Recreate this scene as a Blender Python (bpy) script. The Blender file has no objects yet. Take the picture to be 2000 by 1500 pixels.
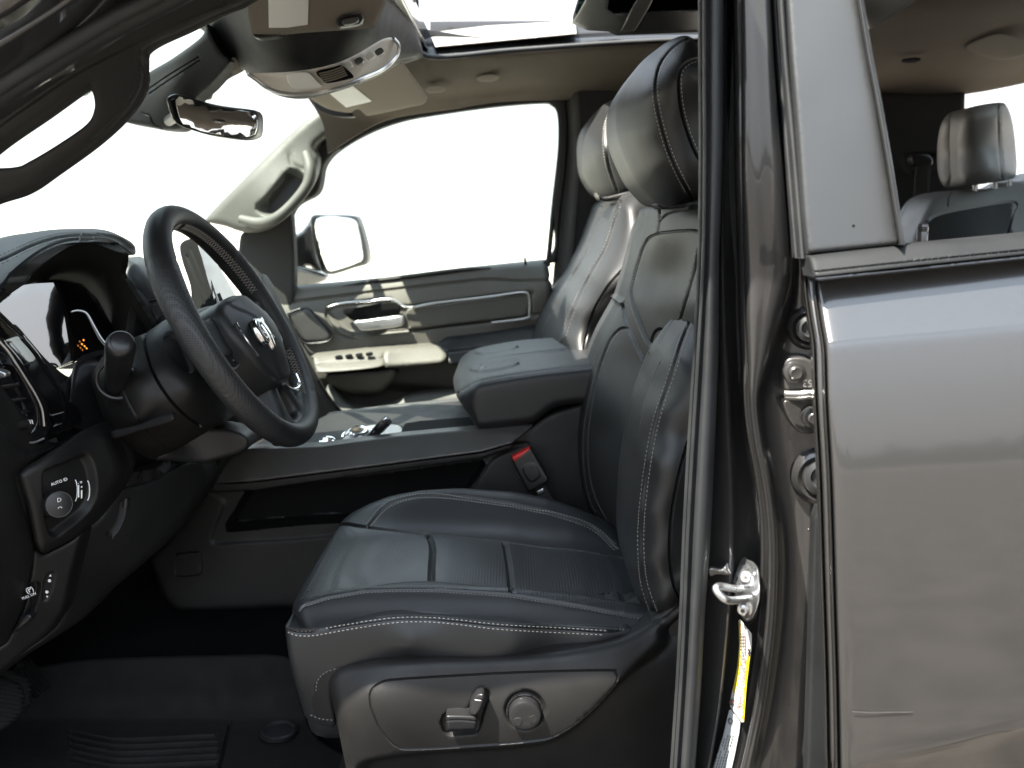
import bpy, bmesh, math, random
import numpy as np
from mathutils import Vector, Matrix
from mathutils.bvhtree import BVHTree
from mathutils.geometry import delaunay_2d_cdt
random.seed(7)
scene = bpy.context.scene
COL = scene.collection

# ------------------------------------------------------------------ camera
F = 1850.0                      # focal length in photograph pixels (2000 px wide)
PITCH = math.radians(9.8)
CAM = Vector((0, 0, 1.7))
cd = bpy.data.cameras.new('camera'); cam = bpy.data.objects.new('camera', cd); COL.objects.link(cam)
cam.location = CAM; cam.rotation_euler = (math.radians(90) - PITCH, 0, 0)
cd.sensor_width = 36; cd.lens = 36 * F / 2000; cd.clip_start = 0.02; cd.clip_end = 3000
cd.dof.use_dof = True; cd.dof.focus_distance = 1.28; cd.dof.aperture_fstop = 6.3
scene.camera = cam

# ------------------------------------------------------------------ light
SUN_TRAVEL = Vector((0.40, 0.28, -0.88)).normalized()
world = bpy.data.worlds.new('World'); scene.world = world; world.use_nodes = True
nt = world.node_tree; bg = nt.nodes['Background']
sky = nt.nodes.new('ShaderNodeTexSky'); sky.sky_type = 'NISHITA'; sky.sun_disc = False
to_sun = -SUN_TRAVEL
sky.sun_elevation = math.asin(to_sun.z); sky.sun_rotation = math.atan2(to_sun.x, to_sun.y)
sky.air_density = 1.0; sky.dust_density = 1.5; sky.ozone_density = 1.0
wtc = nt.nodes.new('ShaderNodeTexCoord'); wsp = nt.nodes.new('ShaderNodeSeparateXYZ'); nt.links.new(wtc.outputs['Generated'], wsp.inputs[0])
wrm = nt.nodes.new('ShaderNodeMapRange'); wrm.inputs['From Min'].default_value = .10; wrm.inputs['From Max'].default_value = .62   # thin bright haze low in the sky
wrm.inputs['To Min'].default_value = .97; wrm.inputs['To Max'].default_value = .80; wrm.interpolation_type = 'SMOOTHSTEP'
wno = nt.nodes.new('ShaderNodeTexNoise'); wno.inputs['Scale'].default_value = 2.2; wno.inputs['Detail'].default_value = 5
nt.links.new(wtc.outputs['Generated'], wno.inputs['Vector']); nt.links.new(wsp.outputs['Z'], wrm.inputs[0])
wml = nt.nodes.new('ShaderNodeMath'); wml.operation = 'MULTIPLY_ADD'; wml.inputs[1].default_value = .5; wml.inputs[2].default_value = -.22; nt.links.new(wno.outputs[0], wml.inputs[0])
wad = nt.nodes.new('ShaderNodeMath'); wad.operation = 'ADD'; wad.use_clamp = True; nt.links.new(wrm.outputs[0], wad.inputs[0]); nt.links.new(wml.outputs[0], wad.inputs[1])
wmx = nt.nodes.new('ShaderNodeMix'); wmx.data_type = 'RGBA'; wmx.inputs['B'].default_value = (8.6, 9.2, 9.9, 1)
whz = nt.nodes.new('ShaderNodeMix'); whz.data_type = 'RGBA'; whz.inputs['A'].default_value = (5.0, 5.0, 5.05, 1); whz.inputs['B'].default_value = (8.8, 10.3, 12.0, 1)
whr = nt.nodes.new('ShaderNodeMapRange'); whr.inputs['From Min'].default_value = .05; whr.inputs['From Max'].default_value = .75; whr.interpolation_type = 'SMOOTHSTEP'
nt.links.new(wsp.outputs['Z'], whr.inputs[0]); nt.links.new(whr.outputs[0], whz.inputs['Factor']); nt.links.new(whz.outputs['Result'], wmx.inputs['B'])
nt.links.new(wad.outputs[0], wmx.inputs['Factor']); nt.links.new(sky.outputs[0], wmx.inputs['A']); nt.links.new(wmx.outputs['Result'], bg.inputs[0]); bg.inputs[1].default_value = 0.066
sd = bpy.data.lights.new('sun', 'SUN'); sun = bpy.data.objects.new('sun', sd); COL.objects.link(sun)
sd.energy = 5.0; sd.angle = math.radians(0.5); sd.color = (1.0, 0.93, 0.82)
sun.rotation_euler = SUN_TRAVEL.to_track_quat('-Z', 'Y').to_euler(); sun.location = (0, 0, 6)
vs = scene.view_settings
vs.view_transform = 'Standard'; vs.look = 'None'; vs.exposure = 2.4; vs.gamma = 1.0; vs.use_curve_mapping = False

# ------------------------------------------------------------------ materials
def mat(name, col, rough=0.5, metal=0.0, coat=0.0, bump=None, spec=0.5, var=0.0, coat_rough=0.05, perf=None, flake=0.0, emit=None):
    m = bpy.data.materials.new(name); m.use_nodes = True
    n = m.node_tree; b = n.nodes['Principled BSDF']
    b.inputs['Base Color'].default_value = (*col, 1); b.inputs['Roughness'].default_value = rough
    b.inputs['Metallic'].default_value = metal; b.inputs['Coat Weight'].default_value = coat
    b.inputs['Coat Roughness'].default_value = coat_rough; b.inputs['Specular IOR Level'].default_value = spec
    tc = n.nodes.new('ShaderNodeTexCoord')
    colsock = None
    if var > 0:
        no = n.nodes.new('ShaderNodeTexNoise'); no.inputs['Scale'].default_value = 9; no.inputs['Detail'].default_value = 6
        n.links.new(tc.outputs['Object'], no.inputs['Vector'])
        rp = n.nodes.new('ShaderNodeMapRange'); rp.inputs['To Min'].default_value = 1 - var; rp.inputs['To Max'].default_value = 1 + var
        rp.inputs['From Min'].default_value = .3; rp.inputs['From Max'].default_value = .7
        n.links.new(no.outputs[0], rp.inputs[0])
        mx = n.nodes.new('ShaderNodeVectorMath'); mx.operation = 'SCALE'; mx.inputs[0].default_value = col
        n.links.new(rp.outputs[0], mx.inputs['Scale']); n.links.new(mx.outputs[0], b.inputs['Base Color']); colsock = mx.outputs[0]
        r2 = n.nodes.new('ShaderNodeMapRange'); r2.inputs['To Min'].default_value = max(.03, rough - var * .9); r2.inputs['To Max'].default_value = rough + var * .9
        r2.inputs['From Min'].default_value = .3; r2.inputs['From Max'].default_value = .7
        no2 = n.nodes.new('ShaderNodeTexNoise'); no2.inputs['Scale'].default_value = 23; no2.inputs['Detail'].default_value = 4
        n.links.new(tc.outputs['Object'], no2.inputs['Vector'])
        n.links.new(no2.outputs[0], r2.inputs[0]); n.links.new(r2.outputs[0], b.inputs['Roughness'])
    h = None
    if bump:
        sc_, st, kind = bump
        if kind == 'leather':
            t = n.nodes.new('ShaderNodeTexVoronoi'); t.inputs['Scale'].default_value = sc_; t.feature = 'DISTANCE_TO_EDGE'
            nn = n.nodes.new('ShaderNodeTexNoise'); nn.inputs['Scale'].default_value = sc_ * .35; nn.inputs['Detail'].default_value = 3
            n.links.new(tc.outputs['Object'], nn.inputs['Vector'])
            ad = n.nodes.new('ShaderNodeMath'); ad.operation = 'ADD'
            cl = n.nodes.new('ShaderNodeMath'); cl.operation = 'MINIMUM'; cl.inputs[1].default_value = .18
            n.links.new(t.outputs[0], cl.inputs[0]); n.links.new(cl.outputs[0], ad.inputs[0]); 
            ml = n.nodes.new('ShaderNodeMath'); ml.operation = 'MULTIPLY'; ml.inputs[1].default_value = .35
            n.links.new(nn.outputs[0], ml.inputs[0]); n.links.new(ml.outputs[0], ad.inputs[1]); h = ad.outputs[0]
            n.links.new(tc.outputs['Object'], t.inputs['Vector'])
        else:
            t = n.nodes.new('ShaderNodeTexNoise'); t.inputs['Scale'].default_value = sc_; t.inputs['Detail'].default_value = 3
            n.links.new(tc.outputs['Object'], t.inputs['Vector']); h = t.outputs[0]
        bp = n.nodes.new('ShaderNodeBump'); bp.inputs['Strength'].default_value = st; bp.inputs['Distance'].default_value = .001
        n.links.new(h, bp.inputs['Height']); n.links.new(bp.outputs[0], b.inputs['Normal'])
    if perf:
        v = n.nodes.new('ShaderNodeTexVoronoi'); v.inputs['Scale'].default_value = perf; v.inputs['Randomness'].default_value = 0.0
        n.links.new(tc.outputs['Object'], v.inputs['Vector'])
        g = n.nodes.new('ShaderNodeMapRange'); g.inputs['From Min'].default_value = .25; g.inputs['From Max'].default_value = .42
        g.inputs['To Min'].default_value = .15; g.inputs['To Max'].default_value = 1
        n.links.new(v.outputs[0], g.inputs[0])
        mx = n.nodes.new('ShaderNodeVectorMath'); mx.operation = 'SCALE'; mx.inputs[0].default_value = col
        if colsock: n.links.new(colsock, mx.inputs[0])
        n.links.new(g.outputs[0], mx.inputs['Scale']); n.links.new(mx.outputs[0], b.inputs['Base Color'])
        bp = n.nodes.new('ShaderNodeBump'); bp.inputs['Strength'].default_value = .5; bp.inputs['Distance'].default_value = .0008
        n.links.new(g.outputs[0], bp.inputs['Height']); n.links.new(bp.outputs[0], b.inputs['Normal'])
    if flake > 0:
        v = n.nodes.new('ShaderNodeTexVoronoi'); v.inputs['Scale'].default_value = 2600
        n.links.new(tc.outputs['Object'], v.inputs['Vector'])
        g = n.nodes.new('ShaderNodeMapRange'); g.inputs['To Min'].default_value = 1 - flake; g.inputs['To Max'].default_value = 1 + flake * 1.6
        n.links.new(v.outputs['Color'], g.inputs[0])
        mx = n.nodes.new('ShaderNodeVectorMath'); mx.operation = 'SCALE'; mx.inputs[0].default_value = col
        n.links.new(g.outputs[0], mx.inputs['Scale']); n.links.new(mx.outputs[0], b.inputs['Base Color'])
    if emit:
        b.inputs['Emission Color'].default_value = (*emit[0], 1); b.inputs['Emission Strength'].default_value = emit[1]
    return m
M = {}
M['leather'] = mat('black_leather', (.0120, .0126, .0133), .49, bump=(360, .10, 'leather'), var=.015, spec=.56)
M['perf'] = mat('perforated_leather', (.0165, .0180, .0195), .42, var=.02, perf=230, spec=.75)
M['perf2'] = mat('fine_perforated_leather', (.0125, .0140, .0150), .43, var=.02, perf=330, spec=.65)
M['plastic'] = mat('grained_black_plastic', (.0085, .0081, .0079), .52, bump=(700, .22, 'leather'), var=.08, spec=.36)
M['soft'] = mat('soft_black_trim', (.011, .0107, .0105), .56, bump=(500, .1, 'leather'), var=.06, spec=.36)
M['smooth'] = mat('smooth_black_plastic', (.012, .012, .013), .34)
M['gloss'] = mat('piano_black', (.006, .006, .007), .08, coat=.6)
M['graphite'] = mat('graphite_satin_trim', (.085, .083, .079), .40, metal=.5, var=.05)
M['headliner'] = mat('dark_headliner_fabric', (.125, .106, .086), .95, bump=(900, .3, 'noise'), spec=.1, var=.05)
M['visorlit'] = mat('bounce_lit_visor_fabric', (.30, .265, .215), .9, bump=(800, .2, 'noise'), spec=.15)  # brighter copy of the visor cloth, bounce light put into its colour
M['visor'] = mat('visor_fabric', (.20, .178, .148), .9, bump=(800, .25, 'noise'), spec=.15)  # lightened to hold the warm bounce from below
M['moulding'] = mat('matte_belt_moulding', (.012, .013, .014), .62, spec=.22, var=.12)
M['rubber'] = mat('rubber_seal', (.0155, .017, .0185), .58, var=.15)
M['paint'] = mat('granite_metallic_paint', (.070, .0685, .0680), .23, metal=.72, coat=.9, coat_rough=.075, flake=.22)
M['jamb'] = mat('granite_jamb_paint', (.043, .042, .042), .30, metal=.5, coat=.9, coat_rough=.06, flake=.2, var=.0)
M['applique'] = mat('satin_black_pillar_cover', (.030, .032, .034), .40, coat=.3, coat_rough=.3, var=.04)
M['chrome'] = mat('chrome', (.82, .83, .84), .12, metal=1)
M['satin'] = mat('satin_silver', (.60, .60, .60), .32, metal=.9)
M['steel'] = mat('zinc_steel', (.62, .64, .66), .30, metal=.95, var=.08)
M['dsteel'] = mat('painted_hinge', (.06, .058, .056), .3, metal=.5, coat=.6)
M['thread'] = mat('pale_thread', (.34, .32, .29), .8)
M['dthread'] = mat('grey_thread', (.15, .15, .15), .8)
M['rearleather'] = mat('sunlit_black_leather', (.17, .167, .160), .5, bump=(520, .15, 'leather'), var=.05)  # black leather greyed so its colour carries the sun on the rear seat
M['red'] = mat('red_plastic', (.62, .03, .025), .4)
M['carpet'] = mat('black_carpet', (.006, .006, .0065), 1.0, bump=(1500, .8, 'noise'), spec=.0, var=.25)
M['mat'] = mat('rubber_mat', (.006, .0056, .0055), .75, var=.1, bump=(900, .2, 'noise'), spec=.2)
M['dark'] = mat('matte_black_and_shade', (.005, .005, .005), .8, spec=.12)  # plain black parts, and the shade coloured into the console pocket
M['white'] = mat('white_print', (.75, .75, .75), .6)
M['paper'] = mat('printed_label_paper', (.42, .42, .40), .5)
M['hoodunder'] = mat('matte_hood_lining', (.007, .007, .007), .85, spec=.12)
M['label'] = mat('white_label', (.80, .79, .75), .45)
M['yellow'] = mat('yellow_print', (.50, .38, .01), .45)
M['greylabel'] = mat('silver_grey_label', (.30, .32, .33), .4)
M['ink'] = mat('black_ink', (.02, .02, .02), .6)
M['web'] = mat('belt_webbing', (.022, .022, .023), .75, bump=(1800, .5, 'noise'))
M['mirror'] = mat('mirror_glass', (.86, .87, .86), .02, metal=1)
M['screen'] = mat('dark_screen_glass', (.004, .004, .005), .04, coat=1.0, coat_rough=.02, spec=1.0)
M['screen'].node_tree.nodes['Principled BSDF'].inputs['Coat IOR'].default_value = 2.5
M['hood'] = mat('instrument_hood_leather', (.011, .012, .013), .5, bump=(400, .1, 'leather'), spec=.22)
M['ventpanel'] = mat('bounce_lit_vent_panel', (.70, .65, .57), .45, var=.05)  # paleness stands for warm light bounced up onto the panel
M['housing'] = mat('camera_housing_black', (.007, .008, .009), .6, spec=.25)
M['amber'] = mat('amber_digits', (.4, .12, .01), .5, emit=((1, .35, .05), .35))
M['dial'] = mat('lit_dial_lines', (.3, .32, .34), .5, emit=((.75, .82, .9), .12))
M['greydash'] = mat('grey_dash_top', (.19, .18, .165), .6, bump=(500, .2, 'leather'))
M['trimdark'] = mat('pillar_trim_cloth', (.032, .031, .030), .8, bump=(700, .3, 'noise'), spec=.25, var=.06)
M['trimlight'] = mat('pillar_trim_plastic', (.062, .062, .054), .62, bump=(500, .15, 'leather'), var=.05)
M['doorgrey'] = mat('door_trim_plastic', (.080, .075, .064), .55, bump=(420, .15, 'leather'), var=.06)

def glass_mat(name, tint, refl):
    m = bpy.data.materials.new(name); m.use_nodes = True; n = m.node_tree
    for x in list(n.nodes): n.nodes.remove(x)
    o = n.nodes.new('ShaderNodeOutputMaterial'); mx = n.nodes.new('ShaderNodeMixShader')
    t = n.nodes.new('ShaderNodeBsdfTransparent'); t.inputs[0].default_value = (*tint, 1)
    g = n.nodes.new('ShaderNodeBsdfGlossy'); g.inputs['Roughness'].default_value = .0; g.inputs[0].default_value = (refl, refl, refl, 1)
    lw = n.nodes.new('ShaderNodeLayerWeight'); lw.inputs['Blend'].default_value = .5
    pw = n.nodes.new('ShaderNodeMath'); pw.operation = 'POWER'; pw.inputs[1].default_value = 5; n.links.new(lw.outputs['Facing'], pw.inputs[0])
    fr = n.nodes.new('ShaderNodeMath'); fr.operation = 'MULTIPLY_ADD'; fr.inputs[1].default_value = .22; fr.inputs[2].default_value = .02; n.links.new(pw.outputs[0], fr.inputs[0])
    n.links.new(fr.outputs[0], mx.inputs[0]); n.links.new(t.outputs[0], mx.inputs[1]); n.links.new(g.outputs[0], mx.inputs[2])
    n.links.new(mx.outputs[0], o.inputs[0]); return m
M['glass'] = glass_mat('clear_window_glass', (.93, .97, .95), .6)
M['teal'] = glass_mat('tinted_roof_glass', (.035, .07, .065), .5)

# ------------------------------------------------------------------ hierarchy helpers
def place(o, parent):
    if parent is not None:
        o.parent = parent
        o.matrix_parent_inverse = Matrix.Identity(4)
        w = Vector((0, 0, 0)); p = parent
        while p is not None:
            w += p.location; p = p.parent
        o.location = o.location - w
def empty(name, loc, parent=None, label=None):
    o = bpy.data.objects.new(name, None); COL.objects.link(o); o.empty_display_size = .05
    o.location = loc; place(o, parent)
    if label: o['label'] = label
    return o
def link(name, verts, faces, mats, midx, parent, smooth=True, angle=38, label=None):
    v = np.array([tuple(p) for p in verts]); c = (v.min(0) + v.max(0)) / 2
    me = bpy.data.meshes.new(name)
    me.from_pydata([tuple(p) for p in (v - c)], [], faces)
    for m in mats: me.materials.append(M[m] if isinstance(m, str) else m)
    if midx is not None: me.polygons.foreach_set('material_index', midx)
    me.validate()
    bm = bmesh.new(); bm.from_mesh(me); bmesh.ops.recalc_face_normals(bm, faces=bm.faces); bm.to_mesh(me); bm.free()
    if smooth:
        me.shade_smooth(); me.set_sharp_from_angle(angle=math.radians(angle))
    me.update()
    o = bpy.data.objects.new(name, me); COL.objects.link(o); o.location = Vector(c)
    place(o, parent)
    if label: o['label'] = label
    return o

# ------------------------------------------------------------------ geometry helpers
SP, CP = math.sin(PITCH), math.cos(PITCH)
def W(px, py, Y):
    cx = (px - 1000) / F; cy = (750 - py) / F
    d = Vector((cx, CP + cy * SP, -SP + cy * CP))
    return CAM + d * (Y / d.y)
def YZ(px, py, z):
    cy = (750 - py) / F
    return (z - CAM.z) * (CP + cy * SP) / (-SP + cy * CP)
def Zc(px, py, z): return (px, py, YZ(px, py, z))

def cr(pts, closed=True, n=8):
    P = [np.array(p, float) for p in pts]; N = len(P); out = []
    rng = range(N) if closed else range(N - 1)
    for i in rng:
        if closed: a, b, c, d = P[(i - 1) % N], P[i], P[(i + 1) % N], P[(i + 2) % N]
        else: a, b, c, d = P[max(i - 1, 0)], P[i], P[i + 1], P[min(i + 2, N - 1)]
        for k in range(n):
            t = k / n
            out.append(.5 * ((2 * b) + (-a + c) * t + (2 * a - 5 * b + 4 * c - d) * t * t + (-a + 3 * b - 3 * c + d) * t ** 3))
    if not closed: out.append(P[-1])
    return np.array(out)
def resample(P, step, closed=True):
    P = np.array(P, float)
    Q = np.vstack([P, P[:1]]) if closed else P
    L = np.linalg.norm(np.diff(Q, axis=0), axis=1); keep = np.concatenate([[True], L > 1e-6]); Q = Q[keep]
    L = np.linalg.norm(np.diff(Q, axis=0), axis=1); s = np.concatenate([[0], np.cumsum(L)])
    n = max(3 if closed else 1, int(round(s[-1] / step)))
    t = np.linspace(0, s[-1], n + 1)
    R = np.stack([np.interp(t, s, Q[:, k]) for k in range(Q.shape[1])], 1)
    return R[:-1] if closed else R
def pip(pts, poly):
    x, y = pts[:, 0][:, None], pts[:, 1][:, None]
    a = poly; b = np.roll(poly, -1, 0)
    c = ((a[:, 1] > y) != (b[:, 1] > y))
    with np.errstate(divide='ignore', invalid='ignore'):
        xi = (b[:, 0] - a[:, 0]) * (y - a[:, 1]) / (b[:, 1] - a[:, 1]) + a[:, 0]
    return (np.sum(c & (x < xi), 1) % 2) == 1
def pdist(pts, path, closed):
    a = path if closed else path[:-1]; b = np.roll(path, -1, 0) if closed else path[1:]
    best = np.full(len(pts), 1e9)
    d = b - a; L2 = np.maximum((d ** 2).sum(1), 1e-12)
    for k in range(0, len(pts), 4000):
        p = pts[k:k + 4000][:, None, :]
        t = np.clip(((p - a) * d).sum(2) / L2, 0, 1)
        q = a + t[..., None] * d
        best[k:k + 4000] = np.sqrt(((p - q) ** 2).sum(2)).min(1)
    return best
def tps(ctrl, lam=1e-2):
    C = np.array(ctrl, float); P = C[:, :2] / 100; v = C[:, 2]; n = len(P)
    def U(r): return np.where(r > 1e-9, r * r * np.log(np.maximum(r, 1e-9)), 0)
    K = U(np.linalg.norm(P[:, None] - P[None], axis=2)) + lam * np.eye(n)
    Q = np.hstack([np.ones((n, 1)), P]); A = np.zeros((n + 3, n + 3)); A[:n, :n] = K; A[:n, n:] = Q; A[n:, :n] = Q.T
    w = np.linalg.lstsq(A, np.concatenate([v, np.zeros(3)]), rcond=None)[0]
    def f(X):
        X = np.array(X, float) / 100
        return U(np.linalg.norm(X[:, None] - P[None], axis=2)) @ w[:n] + w[n] + X @ w[n + 1:]
    return f
class PixFrame:
    """points given where they are seen in the photograph, each at its own real distance Y"""
    def __init__(s, Y):
        if callable(Y): s.f = Y; s.ym = 1.8; s.scale = s.ym / F; return
        if isinstance(Y, (int, float)): s.f = lambda X: np.full(len(X), float(Y))
        else: s.f = tps(Y)
        s.ym = float(Y) if isinstance(Y, (int, float)) else float(np.mean([c[2] for c in Y]))
        s.scale = s.ym / F
    def pts(s, X, h):
        Y = s.f(X) - h; cx = (X[:, 0] - 1000) / F; cy = (750 - X[:, 1]) / F
        dy = CP + cy * SP; dz = -SP + cy * CP; t = Y / dy
        return np.stack([cx * t, Y, CAM.z + dz * t], 1)
    back = Vector((0, 1, 0))
    def ray(s, x, y):
        cy = (750 - y) / F
        return CAM, Vector(((x - 1000) / F, CP + cy * SP, -SP + cy * CP)).normalized()
class LocFrame:
    """a plane in the truck: origin, two axes, normal; units of millimetres"""
    def __init__(s, O, U, V, base=None):
        s.O = Vector(O); s.U = Vector(U).normalized(); s.V = Vector(V).normalized(); s.N = s.U.cross(s.V).normalized()
        s.base = tps(base) if base else (lambda X: np.zeros(len(X))); s.scale = .001; s.back = -s.N
    def pts(s, X, h):
        O, U, V, N = map(np.array, (s.O, s.U, s.V, s.N)); d = s.base(X) + h
        return O + X[:, :1] * .001 * U + X[:, 1:2] * .001 * V + d[:, None] * N
    def ray(s, x, y):
        return s.O + s.U * x * .001 + s.V * y * .001 + s.N * .4, -s.N
def smoothstep(t): t = np.clip(t, 0, 1); return t * t * (3 - 2 * t)

def add_tube(V, Fc, MI, path, rad, mi, n=6, flat=None):
    P = [Vector(p) for p in path]; base = len(V); up = Vector((.13, .31, .94)).normalized(); last = None
    for i, p in enumerate(P):
        t = (P[min(i + 1, len(P) - 1)] - P[max(i - 1, 0)])
        if t.length < 1e-9: t = Vector((1, 0, 0))
        t.normalize()
        a = last - t * last.dot(t) if last is not None else up.cross(t)
        if a.length < 1e-6: a = Vector((0, 1, 0)).cross(t)
        a.normalize(); last = a; b = t.cross(a)
        r = rad[i] if isinstance(rad, (list, tuple, np.ndarray)) else rad
        for k in range(n):
            w = 2 * math.pi * k / n; V.append(p + a * math.cos(w) * r + b * math.sin(w) * r)
    for i in range(len(P) - 1):
        for k in range(n):
            Fc.append((base + i * n + k, base + i * n + (k + 1) % n, base + (i + 1) * n + (k + 1) % n, base + (i + 1) * n + k)); MI.append(mi)
    Fc.append(tuple(base + k for k in range(n))[::-1]); MI.append(mi)
    Fc.append(tuple(base + (len(P) - 1) * n + k for k in range(n))); MI.append(mi)
def add_dash(V, Fc, MI, a, b, nrm, w, h, mi):
    t = (b - a).normalized(); s = t.cross(nrm).normalized() * w; u = nrm.normalized() * h
    q = [a - s * .6 - u * .5, a + s * .6 - u * .5, b + s * .6 - u * .5, b - s * .6 - u * .5]
    m1, m2 = a.lerp(b, .2), a.lerp(b, .8)
    r_ = [m1 - s + u, m1 + s + u, m2 + s + u, m2 - s + u]
    k = len(V); V.extend(q + r_)
    for f in ((0, 1, 5, 4), (1, 2, 6, 5), (2, 3, 7, 6), (3, 0, 4, 7), (4, 5, 6, 7), (3, 2, 1, 0)):
        Fc.append(tuple(k + i for i in f)); MI.append(mi)

SURF = {}
def relief(name, parent, outline, mt, Y=None, frame=None, r=.004, th=.01, step=None, holes=(), grooves=(), regions=(),
           stitches=(), pipes=(), mats=(), smooth=True, label=None, nr=5, angle=38, warp=None, back=None):
    fr = frame or PixFrame(Y); sc = fr.scale
    if back is not None: fr.back = Vector(back)
    if step is None: step = 7 if frame is None else 5
    o = cr(outline) if smooth else np.array(outline, float)
    o = resample(o, step)
    if not smooth:   # keep the corners of a straight-sided outline
        P = np.array(outline, float); segs = []
        for i in range(len(P)):
            a, b = P[i], P[(i + 1) % len(P)]; n = max(1, int(round(np.linalg.norm(b - a) / step)))
            segs.append(a + (b - a) * (np.arange(n) / n)[:, None])
        o = np.vstack(segs)
    hs = [resample(cr(h), step) for h in holes]
    rp = r / sc
    cand = []; lo, hi = o.min(0), o.max(0)
    gx = np.arange(lo[0], hi[0] + step, step); gy = np.arange(lo[1], hi[1] + step, step * .87)
    G = np.array([(x + (step / 2 if j % 2 else 0), y) for j, y in enumerate(gy) for x in gx])
    def edge_d(X):
        d = pdist(X, o, True)
        for h in hs: d = np.minimum(d, pdist(X, h, True))
        return d
    def inside(X):
        m = pip(X, o)
        for h in hs: m &= ~pip(X, h)
        return m
    gpaths = [(resample(cr(g[0], False), step * .6, False), g[1], g[2]) for g in grooves]
    rpaths = [(resample(cr(g[0]), step * .8), g[1], g[2]) for g in regions]
    ring = []
    for loop in [o] + hs:
        tn = np.roll(loop, -1, 0) - np.roll(loop, 1, 0); tn /= np.maximum(np.linalg.norm(tn, axis=1)[:, None], 1e-9)
        nn = np.stack([-tn[:, 1], tn[:, 0]], 1)
        for sg in (1, -1):
            for k in range(1, nr + 1):
                q = 1 - math.cos(math.pi / 2 * k / nr); off = rp * q
                if off < .15: continue
                X = loop + sg * nn * off
                if off < step: 
                    pass
                ok = inside(X); X = X[ok]
                if len(X): X = X[np.abs(edge_d(X) - off) < off * .08 + .02]; ring.append(X)
    extra = []
    for gp, w, dpt in gpaths:
        tn = np.gradient(gp, axis=0); tn /= np.maximum(np.linalg.norm(tn, axis=1)[:, None], 1e-9); nn = np.stack([-tn[:, 1], tn[:, 0]], 1)
        for k in (-1, -.66, -.33, 0, .33, .66, 1): extra.append(gp + nn * w * k)
    for gp, h, w in rpaths:
        tn = np.roll(gp, -1, 0) - np.roll(gp, 1, 0); tn /= np.maximum(np.linalg.norm(tn, axis=1)[:, None], 1e-9); nn = np.stack([-tn[:, 1], tn[:, 0]], 1)
        for k in (-1, -.75, -.5, -.25, 0, .25, .5, .75, 1): extra.append(gp + nn * w * k)
    inn = G[inside(G)]; d = edge_d(inn) if len(inn) else np.zeros(0); inn = inn[d > max(step * .45, min(rp, step * 3) * .5)]
    if extra:
        E = np.vstack(extra); E = E[inside(E)]; E = E[edge_d(E) > max(.6, step * .15)]
        if len(E) and len(inn):
            keep = np.ones(len(inn), bool)
            for gp, w, dpt in gpaths: keep &= pdist(inn, gp, False) > w * 1.15
            for gp, h, w in rpaths: keep &= pdist(inn, gp, True) > w * 1.15
            inn = inn[keep]
    else: E = np.zeros((0, 2))
    if ring:
        R = np.vstack(ring)
        if len(E):
            q = np.ones(len(R), bool)
            R = R[q]
    else: R = np.zeros((0, 2))
    loops = [o] + hs
    pts = np.vstack(loops + [R, E, inn])
    nb = sum(len(l) for l in loops)
    # drop near duplicates
    key = {}; keepi = []
    q = max(.25, step * .12)
    for i, p in enumerate(pts):
        k = (int(p[0] / q), int(p[1] / q))
        if i >= nb and k in key: continue
        key[k] = 1; keepi.append(i)
    pts = pts[keepi]
    edges = []; s = 0
    for l in loops:
        edges += [(s + i, s + (i + 1) % len(l)) for i in range(len(l))]; s += len(l)
    vo, eo, fo, ov, oe, of = delaunay_2d_cdt([Vector(p) for p in pts], edges, [], 0, 1e-6)
    X = np.array([(v.x, v.y) for v in vo]); T = np.array([tuple(f) for f in fo if len(f) == 3])
    cen = X[T].mean(1); ok = inside(cen); T = T[ok]
    e = edge_d(X); e[:0] = 0
    de = np.clip(e / max(rp, 1e-6), 0, 1)
    h = -r * (1 - np.sqrt(np.maximum(0, 1 - (1 - de) ** 2)))
    if warp is not None: h = h + warp(X)
    P = fr.pts(X, h)
    if gpaths or rpaths:
        tri = P[T]; nrm = np.cross(tri[:, 1] - tri[:, 0], tri[:, 2] - tri[:, 0])
        vn = np.zeros_like(P)
        for k in range(3): np.add.at(vn, T[:, k], nrm)
        vn /= np.maximum(np.linalg.norm(vn, axis=1)[:, None], 1e-12)
        front = -np.array(fr.back if back is None else (0, 1, -.3)); sg = np.sign((vn @ front)); sg[sg == 0] = 1; vn *= sg[:, None]
        disp = np.zeros(len(P))
        for gp, w, dpt in gpaths:
            dd = np.clip(pdist(X, gp, False) / w, 0, 1); disp -= dpt * (1 - dd ** 2) ** 2
        for gp, hh, w in rpaths:
            sd_ = pdist(X, gp, True); sd_ = np.where(pip(X, gp), sd_, -sd_)
            disp += hh * smoothstep((sd_ + w) / (2 * w))
        P = P + vn * disp[:, None]
    V = [Vector(p) for p in P]; Fc = [tuple(int(i) for i in t) for t in T]; MI = [0] * len(Fc)
    matnames = [mt]
    cen = X[T].mean(1)
    for poly, mn in mats:
        if mn not in matnames: matnames.append(mn)
        k = matnames.index(mn); ins = pip(cen, resample(cr(poly) if len(poly) > 4 else np.array(poly, float), step * .5))
        for i in np.nonzero(ins)[0]: MI[i] = k
    bv = BVHTree.FromPolygons(V, Fc)
    def cast(path, st, closed=False):
        out = []
        for p in resample(cr(path, closed), st, closed):
            og, dr = fr.ray(p[0], p[1]); loc, nm, i, dist = bv.ray_cast(og, dr)
            if loc is None: continue
            if nm.dot(dr) > 0: nm = -nm
            out.append((loc, nm))
        return out
    # walls + back
    bd = {}
    for t in Fc:
        for a, b in ((t[0], t[1]), (t[1], t[2]), (t[2], t[0])):
            if (b, a) in bd: del bd[(b, a)]
            else: bd[(a, b)] = 1
    n0 = len(V); off = fr.back * th
    V += [v + off for v in V]
    Fc += [(t[2] + n0, t[1] + n0, t[0] + n0) for t in Fc]; MI += [0] * (len(Fc) - len(MI))
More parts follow.
